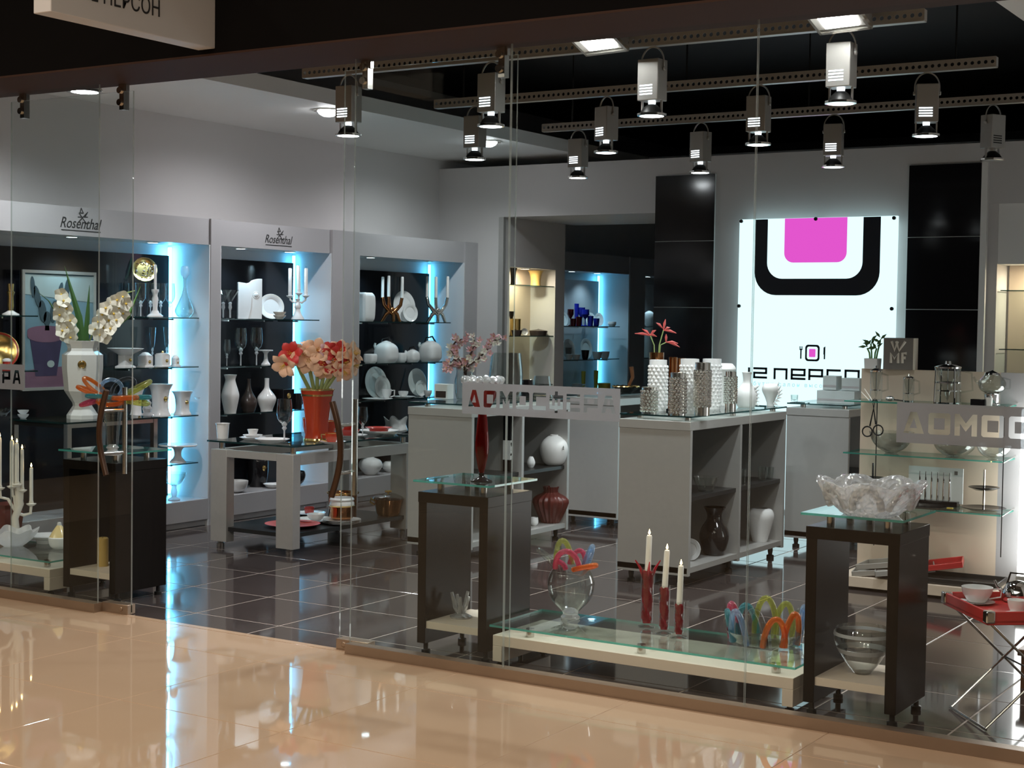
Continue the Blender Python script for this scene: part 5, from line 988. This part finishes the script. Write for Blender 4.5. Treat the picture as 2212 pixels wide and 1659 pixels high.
P, s = SZ(1612, 881, CZ, 18); t = thing('spiky_vase', 'white bottle vase with spiky comb on its side', 'vase', P); part('bottle', G().lathe(hollow(smooth_prof(sp([(17, 0), (22, 8), (24, 26), (18, 42), (9, 54), (9, 68), (11, 76)], s)), .003), 28), 'bisque', t); g = G()
for k in range(6): g.lathe(sp([(3.6, 0), (0, 12)], s), 6, tilt=Matrix.Rotation(R(90-20*(k-2.5)*.6), 3, 'Y') , c=(20*s, 0, (10+k*6.5)*s))
part('spikes', g, 'bisque', t)
P, s = SZ(1664, 877, CZ, 12); t = thing('spiky_sculpture', 'white hedgehog-like porcelain sculpture tapering down', 'ornament', P); part('body', G().lathe(smooth_prof(sp([(8, 0), (8, 6), (12, 18), (19, 34), (16, 44), (8, 48), (0, 48)], s)), 24), 'bisque', t); g = G()
for k in range(7): g.lathe(sp([(3.6, 0), (0, 12)], s), 6, tilt=Matrix.Rotation(R(100-14*(k-1)), 3, 'Y'), c=((8+10*math.sin(k/6*2.6))*s, 0, (6+k*6)*s))
part('spikes', g, 'bisque', t)
P, s = SZ(1416, 884, CZ, 12); t = thing('copper_vase', 'copper cylinder vase holding coral stems', 'vase', P); part('cylinder', G().lathe(hollow(sp([(15, 0), (16, 122)], s), .003), 24), 'copper', t); KP, ks = P+V((0, 0, 118*s)), s
def coral(label, tip, br):
    t = thing('coral_stem', label, 'flowers', KP); q_ = [V((0, 0, -90*ks)), sd2*(tip[0]*.4*ks)+V((0, 0, 20*ks)), sd2*(tip[0]*ks)+V((0, 0, tip[1]*ks))]; part('stem', G().tube(q_, 1.2*ks, 6), 'stem_green', t)
    for k, (a, b, c, d) in enumerate(br): e = q_[2]; part('bract', G().tube([e+sd2*(a*ks)+V((0, 0, b*ks)), e+sd2*((a+c)/2*ks)+V((0, 0, ((b+d)/2+2)*ks)), e+sd2*(c*ks)+V((0, 0, d*ks))], [1.*ks, 3.2*ks, .6*ks], 6), 'petal_coral', t)
coral('red heliconia-like stem spreading towards the passage', (-14, 40), [(0, 0, -34, 4), (0, 0, -18, 14), (0, 2, 12, 12), (-4, 2, 14, -2)])
coral('red stem rising highest over the studded vases', (14, 52), [(0, 0, 4, 24), (0, 0, 28, -6), (-2, 4, -16, 16), (2, 0, 14, 6)])
coral('red stem bending down towards the white hobnail vases', (20, 26), [(0, 0, 0, 18), (0, 0, 26, -2), (4, 0, 30, -10)])
for u, v, r, h, lab in ((1452, 884, 9, 112, 'narrow copper beaker between white vases'), (1470, 886, 9, 112, 'second narrow copper beaker behind the tall white hobnail vase')): vessel('copper_beaker', lab, 'vase', SZ(u, v, CZ, 8), [(r, 0), (r, h)], 'copper', 1, curve=False)
P, s = SZ(1352, 849, CZ, 20); t = thing('decor_dish', 'black dish with gold leafy rim lying behind the silver vases', 'bowl', P); part('dish', G().lathe(hollow(smooth_prof(sp([(12, 0), (18, 3), (30, 12)], s)), .003), 28), 'black_gloss', t); part('gold_rim', G().lathe(sp([(26, 11), (31, 13), (30, 15), (25, 12), (26, 11)], s), 30, wob=lambda a, k, r, h: (0, .003*math.cos(14*a))), 'gold', t)
t = thing('wooden_spoon', 'brown wooden salad server leaning from the black dish', 'utensil', P); part('handle', G().tube([(.01, 0, 6*s), (.06, 0, 34*s), (.045, 0, 56*s)], [3*s, 4*s, 5*s], 8), 'brown_wood', t)
# cabinet side shelves
vessel('glass_bowl', 'clear glass bowl with rim light on the black shelf', 'bowl', SH(1524, .56, -4.16), [(14, 0), (18, 4), (25, 22), (28, 32)], 'vase_glass', 1.2)
for u, r, h, lab in ((1606, 6, 34, 'small clear liqueur glass beside the glass joint line'), (1646, 10, 30, 'clear ribbed tumbler on the black shelf'), (1662, 10, 26, 'second clear ribbed tumbler at the shelf end')): vessel('tumbler', lab, 'glass', SH(u, .56, -4.14), [(r*.8, 0), (r*.8, 3), (r, h)], 'vase_glass', 1)
vessel('vase', 'dark grey baluster vase on the lower cabinet shelf', 'vase', SH(1542, .125, -4.18), [(20, 0), (24, 6), (32, 36), (28, 58), (17, 76), (17, 90), (24, 103)], 'black_gloss')
vessel('vase', 'white shouldered vase next to the dark baluster vase', 'vase', SH(1641, .125, -4.18), [(16, 0), (17, 4), (26, 36), (30, 56), (26, 68), (18, 72)], 'porcelain')
plate_up('white plate standing at the cabinet end panel', SH(1490, .125, -4.2), 24, 'porcelain', yaw=-80, tilt=8)
# ================================================================ cabinet with gift boxes
for u, v, w_, d_, h, z, lab in ((1815, 866, 84, 60, 27, 0, 'long pale printed gift box lying on the cabinet'), (1797, 838, 30, 34, 30, 28, 'small pale printed box standing on the long gift box'), (1842, 838, 40, 34, 27, 28, 'wider pale printed box standing on the long gift box')):
    P, s = SY(u, CZ, 10.85); t = thing('gift_box', lab, 'box', P+V((0, 0, z*s))); part('carton', G().box((0, 0, h/2*s), (w_*1.0*s, d_*s, h*s)), 'box_print', t, bevel=.002); part('printed_band', G().box((0, -d_/2*s-.0006, h*.28*s), (w_*.96*s, .001, h*.16*s)), 'unit_grey', t)
P = SY(1716, CZ, 10.8); vessel('beaker', 'little clear glass at the gift box cabinet corner', 'glass', P, [(7, 0), (8, 14)], 'vase_glass', .8)
# ================================================================ kitchenware stand
P, s = SY(1944, 1.37, 9.53); t = thing('brand_sign', 'grey cube sign with pale three-letter mark on the stand', 'sign', P, R(4)); w_ = .19; part('cube', G().box((0, .0, .1), (w_, .10, .2)), 'sign_grey', t); part('side_edge', G().bx(w_/2-.002, w_/2+.004, -.052, .052, 0, .2), 'sign_letter', t)
g = G(); L3 = lambda pts, r=.0075: g.tube([(x*1.2, -.052, .11+(z-.11)*1.25) for x, z in pts], r*1.25, 6)
L3([(-.036, .165), (-.020, .118), (-.004, .165)]); L3([(-.012, .165), (.004, .118), (.036, .165)]); L3([(-.038, .055), (-.038, .105), (-.019, .075), (0, .105), (0, .055)]); L3([(.022, .055), (.022, .105), (.044, .105)]); L3([(.022, .082), (.040, .082)])
part('letters', g, 'sign_letter', t)
P, s = SY(1885, 1.37, 9.53); t = thing('bamboo_pot', 'lucky bamboo in a square white pot on the stand', 'potted plant', P); part('pot', G().lathe(hollow(sp([(15, 0), (16, 22)], s), .004), 24, sq=.9), 'bisque', t)
for k, (a, h) in enumerate(((-10, 44), (-4, 54), (6, 44), (12, 60))):
    part('stalk', G().tube([(a*.5*s, 0, 10*s), (a*.8*s, 0, 34*s), (a*1.3*s, 0, h*s)], 2*s, 6), 'leaf_light', t)
    for j in range(4):
        d = V((math.cos(j*1.7+k), -.3, .5*math.sin(j*2.1+k)+.35)).normalized(); b_ = V((a*1.3*s, 0, (h-2+j*3)*s)); n_ = d.cross(V((0, 1, 0))).normalized()*3.2*s
        part('leaf', G().add([b_, b_+d*9*s+n_, b_+d*20*s, b_+d*9*s-n_], [(0, 1, 2, 3)]), 'leaf', t)
YG = 9.33
def press(label, u, r, h, foot=True, z=G1, frame=False, handle=1):
    P, s = SY(u, z, YG); t = thing('coffee_press', label, 'jug', P); part('beaker', G().lathe(hollow(sp([(r, 3), (r, h*.86)], s), .002), 24), 'vase_glass', t); lat(t, 'lid', [(r*1.02, h*.86), (r*1.05, h*.9), (r*.6, h*.95), (r*.25, h*.97), (r*.2, h*1.04), (0, h*1.05)], 'chrome', s)
    lat(t, 'base', [(r*1.1, 0), (r*1.1, 3), (0, 4)], 'chrome', s); part('plunger', G().tube([(0, 0, h*.3*s), (0, 0, h*.9*s)], 1.2*s, 6).lathe(sp([(r*.9, h*.3), (r*.9, h*.33), (0, h*.34)], s), 20), 'chrome', t)
    part('handle', G().tube([(r*.9*s, 0, h*.82*s), (r*1.9*s, 0, h*.76*s), (r*2.0*s, 0, h*.34*s), (r*1.0*s, 0, h*.28*s)], 2*s, 8), 'vase_glass', t)
    if frame:
        for k in range(4): a = k*1.57+.78; part('frame_leg', G().tube([(r*1.15*s*math.cos(a), r*1.15*s*math.sin(a), 0), (r*1.05*s*math.cos(a), r*1.05*s*math.sin(a), h*.9*s)], 1.6*s, 6), 'chrome', t)
        part('frame_ring', G().lathe(sp([(r*1.12, h*.5), (r*1.15, h*.53), (r*1.07, h*.53), (r*1.12, h*.5)], s), 24), 'chrome', t)
press('clear coffee press with chrome lid next to the chopsticks', 1892, 13, 72); press('smaller clear coffee press with chrome knob', 1962, 12, 58); press('largest glass drinks jar in a chrome frame', 2046, 27, 88, frame=True)
P, s = SY(2142, G1, YG); t = thing('teapot', 'clear glass teapot on a chrome warmer', 'teapot', P); part('pot', G().lathe(hollow(smooth_prof(sp([(14, 26), (26, 34), (29, 50), (16, 66)], s)), .002), 28), 'vase_glass', t); lat(t, 'lid', [(17, 66), (15, 70), (4, 74), (0, 76)], 'chrome', s); lat(t, 'warmer', [(18, 0), (18, 3), (15, 6), (17, 24), (20, 26), (16, 26), (15, 6), (0, 4)], 'chrome', s)
part('handle', G().tube([(22*s, 0, 60*s), (38*s, 0, 56*s), (38*s, 0, 38*s), (25*s, 0, 34*s)], 1.8*s, 8), 'vase_glass', t); part('spout', G().tube([(-24*s, 0, 44*s), (-36*s, 0, 52*s), (-40*s, 0, 60*s)], [5*s, 3*s, 2.4*s], 8), 'vase_glass', t)
P, s = SY(2118, G1, 9.24); t = thing('kitchen_gadget', 'black and white kitchen gadget before the glass teapot', 'gadget', P); part('body', G().box((-3*s, 0, 7*s), (32*s, 24*s, 14*s)), 'black_gloss', t, bevel=.003); part('knob', G().lathe(sp([(7, 0), (8, 18), (0, 19)], s), 16, (18*s, 0, 0)), 'porcelain', t)
P, s = SY(1930, G1, 9.23); t = thing('ice_tongs', 'chrome scoop lying before the coffee presses', 'utensil', P); part('bowl', G().ball((-8*s, 0, 7*s), (10*s, 7*s, 6*s), 14, 8), 'chrome', t); part('handle', G().tube([(0, 0, 5*s), (22*s, 0, 3*s)], 2*s, 8), 'chrome', t)
P, s = SY(1884, G1, 9.24)
for k in range(2): t = thing('chopstick', 'pale chopstick leaning at the end of the top glass shelf', 'chopstick', P+V((-k*.02, 0, .004)), group='chopsticks'); part('stick', G().tube([(0, 0, 0), (-.055, .01, .07-k*.02)], [.0035, .0025], 6), 'wax', t)
P, s = SY(1888, G1-.01, 9.2); t = thing('kitchen_scissors', 'dark kitchen scissors hanging rings-down from the top shelf edge', 'scissors', P+V((0, -.012, 0)))
for k, (cx, cz, tx) in enumerate(((-12, -62, 3), (12, -58, -1))): part('ring', G().tube([((cx+11*math.cos(R(a)))*s, 0, (cz+11*math.sin(R(a)))*s) for a in range(0, 360, 30)], 1.6*s, 6, True), 'dark_metal', t); part('blade', G().tube([((cx*.55)*s, 0, (cz+12)*s), (tx*s, 0, 0)], [2*s, .8*s], 6), 'dark_metal', t)
part('hook', G().tube([(2*s, 0, -2*s), (2*s, 0, 10*s), (2*s, .03, 10*s)], .0015, 5), 'dark_metal', t)
bowl('glass_bowl', 'largest clear salad bowl on the middle glass shelf', SY(1925, G2, YG), 48, 46, 14, 'vase_glass', 1.2)
P = SY(2062, G2, YG); bowl('glass_bowl', 'clear bowl carrying a chrome grater insert', P, 46, 30, 18, 'vase_glass', 1.2); P, s = P
t = thing('grater', 'chrome grater plate resting on the clear bowl', 'grater', P+V((0, 0, 27*s))); part('plate', G().lathe(sp([(38, 0), (40, 3), (36, 6), (0, 5)], s), 28), 'chrome', t); g = G()
for k in range(9): g.box(((-28+7*k)*s, 0, 6*s), (3*s, 36*s, 1.2*s))
part('slots', g, 'dark_metal', t)
bowl('glass_bowl', 'clear bowl at the lightbox end of the middle shelf', SY(2146, G2, YG), 38, 32, 12, 'vase_glass', 1.2)
def tier(label, u, z, plates, h):
    P, s = SY(u, z, YG); t = thing('tiered_stand', label, 'stand', P); part('pole', G().tube([(0, 0, 0), (0, 0, h*s)], 2.4*s, 8), 'chrome', t)
    for (r, zz) in plates: lat(t, 'tier_plate', [(r*.6, zz), (r, zz+6), (r*.97, zz+7), (r*.6, zz+2), (0, zz+2)], 'black_gloss', s)
tier('two-tier black plate stand with chrome pole', 2124, G3, [(48, 2), (33, 46)], 90); tier('two-tier black plate stand half behind the crystal bowl', 1884, G3, [(40, 2), (30, 48)], 86)
vessel('plate', 'flat black plate under the knife display', 'plate', SY(2005, G3, 9.28), [(24, 0), (30, 2), (46, 5)], 'black_gloss', .8)
P, s = SY(2020, G3, 9.46); t = thing('knife_display', 'silvery board with six upright table knives', 'knife set', P); part('board', G().box((0, 0, 44*s), (118*s, .012, 76*s)), 'box_white', t); part('foot', G().box((4*s, -.02, 6*s), (96*s, .07, 11*s)), 'black_gloss', t); part('mark', G().box((44*s, -.0065, 72*s), (7*s, .002, 8*s)), 'sign_grey', t)
for k in range(6): part('knife', G().tube([((-34+13*k)*s, -.009, 12*s), ((-34+13*k)*s, -.009, 44*s), ((-34+13*k)*s, -.009, 72*s)], [2.4*s, 2*s, 1*s], 6), 'chrome', t)
P, s = SY(2052, G3, 9.22); solo('price_tag', 'small yellow price tag on the black plate', 'tag', G().box((0, 0, .004), (.035, .02, .008)), 'yellow_glaze', P+V((0, 0, .012)))
def tray(label, x, y, z, rx, rz, w_, d_, m, tilt=0):
    t = thing('serving_tray', label, 'tray', (x, y, z), R(rz)); t.rotation_euler = (R(rx), R(tilt), R(rz))
    part('base', G().bx(-w_/2, w_/2, -d_/2, d_/2, 0, .008), m, t, bevel=.003); b = .02
    for q_ in ((-w_/2, w_/2, -d_/2, -d_/2+.008), (-w_/2, w_/2, d_/2-.008, d_/2), (-w_/2, -w_/2+.008, -d_/2, d_/2), (w_/2-.008, w_/2, -d_/2, d_/2)): part('rim', G().bx(q_[0], q_[1], q_[2], q_[3], .004, .035), m, t, bevel=.003)
    return t
tray('flat black tray lying lowest on the stand base', -2.60, 9.32, .088, 0, 3, .50, .30, 'black_lacquer'); tray('grey tray leaning on the stand base behind the pedestal', -3.05, 9.33, .105, 0, 12, .42, .28, 'grey_lacquer', -7)
tray('second grey tray fanned over the first', -3.02, 9.32, .15, 0, 2, .40, .26, 'grey_lacquer', -9); tray('pale tray with white edge in the fanned stack', -2.93, 9.28, .125, 0, 18, .36, .24, 'silver_board', -8)
tray('red lacquer tray fanned on top of the tray stack', -2.80, 9.30, .155, 0, 14, .44, .26, 'red_lacquer', -10)
# ================================================================ folding stand with red tray
A, Bc = oz(2037, 1293, .47), oz(2133, 1338, .47); d1 = (Bc-A); Lw = d1.length; d1.normalize(); d2 = V((-d1.y, d1.x, 0)); ctr = A+d1*Lw/2+d2*.26
t = thing('tray_table', 'folding steel stand with red lacquer tray top', 'table', (ctr.x, ctr.y, 0), math.atan2(d1.y, d1.x)); hw, hd = Lw/2, .26
part('tray_top', G().bx(-hw, hw, -hd, hd, .455, .463), 'red_lacquer', t); 
for q_ in ((-hw, hw, -hd, -hd+.01), (-hw, hw, hd-.01, hd), (-hw, -hw+.01, -hd, hd), (hw-.01, hw, -hd, hd)): part('tray_rim', G().bx(q_[0], q_[1], q_[2], q_[3], .445, .50), 'red_lacquer', t, bevel=.003)
for sx_ in (-1, 1):
    for sy_ in (-1, 1): part('corner_cap', G().box((sx_*(hw-.012), sy_*(hd-.012), .478), (.04, .04, .05)), 'chrome', t, bevel=.006)
for sx_ in (-1, 1): part('leg', G().tube([(sx_*hw*.82, -hd*.9, .45), (sx_*hw*.82, hd*.9, .006)], .006, 8), 'steel', t); part('leg', G().tube([(sx_*hw*.76, hd*.9, .45), (sx_*hw*.76, -hd*.9, .006)], .006, 8), 'steel', t)
for sy_ in (-1, 1): part('cross_rod', G().tube([(-hw*.82, sy_*hd*.9, .008), (hw*.82, sy_*hd*.9, .008)], .005, 8), 'steel', t)
part('pivot_rod', G().tube([(-hw*.82, 0, .228), (hw*.82, 0, .228)], .004, 8), 'dark_metal', t)
TT = .463
vessel('plate', 'white saucer with dark edge on the red tray', 'plate', SZ(2110, 1307, TT, 22), [(22, 0), (26, 1.5), (38, 5)], 'porcelain', .8)
cup('teacup', 'white teacup with round handle on the red tray', (SZ(2110, 1306, TT, 22)[0]+V((0, 0, .006)), SZ(2110, 1306, TT, 22)[1]), 33, 32, 'porcelain', 'porcelain', False, hd=(.9, .4, 0))
P, s = SZ(2196, 1330, TT, 12); vessel('plate', 'second white saucer at the red tray side', 'plate', (P, s), [(14, 0), (16, 1.2), (24, 4)], 'porcelain', .8); cup('teacup', 'second white teacup beside the chrome kettle', (P+V((0, 0, .005)), s), 20, 30, 'porcelain', 'porcelain', False)
P, s = SZ(2176, 1306, TT, 22); t = thing('kettle', 'chrome kettle with curved handle on the red tray', 'kettle', P+V((.03, .05, 0))); part('body', G().lathe(smooth_prof(sp([(26, 0), (32, 6), (33, 22), (22, 40), (8, 46), (0, 47)], s)), 28), 'chrome', t); part('handle', G().tube([(-24*s, 0, 34*s), (-16*s, 0, 62*s), (16*s, 0, 62*s), (24*s, 0, 34*s)], 2.4*s, 8), 'dark_metal', t); part('spout', G().tube([(-28*s, 0, 16*s), (-44*s, 0, 30*s), (-50*s, 0, 42*s)], [6*s, 4*s, 3*s], 10), 'chrome', t)
P = oz(2195, 1500, 0); t = thing('wooden_stool', 'small brown wooden stool behind the tray stand', 'stool', (P.x+.12, P.y+.25, 0)); part('seat', G().bx(-.15, .15, -.13, .13, .15, .18), 'brown_wood', t, bevel=.004)
for a in (-1, 1):
    for b in (-1, 1): part('leg', G().bx(a*.12-.015, a*.12+.015, b*.10-.015, b*.10+.015, 0, .15), 'brown_wood', t)
# ================================================================ passage alcove and far niche
for u, h, r, z, x, m, lab in ((1157, 33, 17, 2.0, -8.2, 'candle_amber', 'ochre flared vase on the top alcove shelf'), (1108, 37, 9, 2.0, -8.2, 'black_gloss', 'black flared vase at the alcove edge')): vessel('flared_vase', lab, 'vase', SH(u, z, x), [(r*.66, 0), (r*.62, h*.3), (r*.75, h*.75), (r, h)], m)
vessel('beaker', 'gold cylinder beaker on the alcove shelf', 'vase', SH(1113, 1.49, -8.22), [(11, 0), (12, 36)], 'gold', 1.2); vessel('bowl', 'dark woven bowl before the gold beaker', 'bowl', SH(1116, 1.49, -8.12), [(9, 0), (12, 12)], 'dark_brown_glaze'); plate_up('small grey dish standing between dark bowls', SH(1133, 1.49, -8.2), 8, 'unit_grey'); vessel('basket', 'low brown lidded basket on the alcove shelf', 'basket', SH(1163, 1.49, -8.18), [(18, 0), (20, 9), (18, 11), (2, 14), (0, 15)], 'dark_brown_glaze', 0)
vessel('wine_goblet', 'tiny dark goblet on the alcove edge', 'glass', SH(1104, 1.49, -8.26), [(3, 0), (2, 30), (8, 52)], 'dark_brown_glaze', 1)
F1, F2, F3 = 1.59, 1.215, .86
for u, r, o, z, x, lab in ((1275, 12, 1.25, F1, -8.64, 'white oval platter behind the blue goblets'), (1294, 10, 1.5, F1, -8.58, 'narrow white platter beside the blue goblets'), (1219, 8, 1.9, F1, -8.6, 'white platter cut by the alcove post'), (1266, 14, 1.6, F2, -8.62, 'large white platter with motif on the far shelf'), (1228, 15, 1.5, F2, -8.62, 'white oval platter beside the dark mug')): plate_up(lab, SH(u, z, x), r, 'porcelain', oval=o, name='platter')
for u, h, r, m, lab, x in ((1245, 48, 5, 'blue_glass_solid', 'tall cobalt blue bottle', -8.6), (1256, 40, 8, 'blue_glass_solid', 'cobalt blue goblet behind the ruby tumblers', -8.56), (1264, 36, 9, 'blue_glass_solid', 'round cobalt blue goblet', -8.5), (1275, 22, 7, 'blue_glass_solid', 'short cobalt blue tumbler', -8.46), (1288, 17, 7, 'blue_glass_solid', 'second short cobalt blue tumbler', -8.46), (1232, 36, 7, 'ruby_solid', 'ruby red goblet beside the cobalt bottle', -8.56), (1238, 16, 7, 'ruby_solid', 'short ruby tumbler before the cobalt bottle', -8.47), (1250, 20, 7, 'ruby_solid', 'taller ruby tumbler before the cobalt goblets', -8.47)):
    P, s = SH(u, F1, x)
    if h > 30 and r > 5: vessel('goblet', lab, 'glass', (P, s), [(r*.7, 0), (r*.7, 1), (1.2, 3), (1.2, h*.4), (r, h*.7), (r*.95, h)], m, .8, curve=False)
    else: vessel('tumbler', lab, 'glass', (P, s), [(r*.8, 0), (r, h)], m, .8)
vessel('gravy_boat', 'small white gravy boat at the far shelf end', 'bowl', SH(1322, F1, -8.46), [(6, 0), (9, 4), (9, 10)], 'porcelain')
for u, r, h, m, lab in ((1229, 8, 12, 'porcelain', 'small white bowl before the dark grey mug'), (1245, 9, 11, 'porcelain', 'second small white bowl beside the black mug'), (1264, 9, 20, 'black_gloss', 'black mug on the far shelf'), (1290, 11, 16, 'porcelain', 'white cup before the far light strip'), (1306, 11, 16, 'porcelain', 'second white cup before the far light strip'), (1228, 7, 26, 'sign_grey', 'dark grey mug behind the white bowls')): vessel('cup', lab, 'cup', SH(u, F2, -8.46 if h < 24 else -8.55), [(r*.6, 0), (r*.8, h*.3), (r, h)], m)
cup('teapot', 'white pot with twig handle on the lowest far shelf', SH(1246, F3, -8.5), 12, 16, 'porcelain', 'porcelain', False); cup('cup', 'white cup with floral spot on the lowest far shelf', SH(1252, F3, -8.44), 9, 10, 'porcelain', 'porcelain', False)
vessel('cup', 'yellow and white mug on the lowest far shelf', 'cup', SH(1305, F3, -8.46), [(13, 0), (14, 14)], 'yellow_glaze'); 
for u, lab in ((1260, 'tall olive glass behind the white pot'), (1287, 'tall yellow glass beside the mug')): vessel('tumbler', lab, 'glass', SH(u, F3, -8.6), [(4, 0), (5, 40)], 'yellow_glaze', .8)
vessel('jug', 'tall white jug in the farthest niche', 'vase', SH(1400, F2, -8.5), [(9, 0), (12, 30), (10, 56), (11, 64)], 'porcelain'); vessel('tureen', 'white tureen in the farthest niche', 'bowl', SH(1402, F1, -8.5), [(6, 0), (12, 8), (12, 20), (9, 30), (2, 34)], 'porcelain', 0)
# right-hand alcove
for u, r, h, m, z, lab in ((2138, 5, 34, 'frosted_glass', 1.47, 'slender frosted vase in the alcove beside the black tiles'), (2143, 12, 6, 'dark_red', 1.47, 'flat brown box in the alcove beside the black tiles'), (2144, 6, 14, 'porcelain', 1.95, 'small white pot on the upper alcove shelf')): vessel('vase', lab, 'ornament', SY(u, z, 12.8 if h > 8 else 12.76), [(r, 0), (r*.8, h*.5), (r, h)], m)
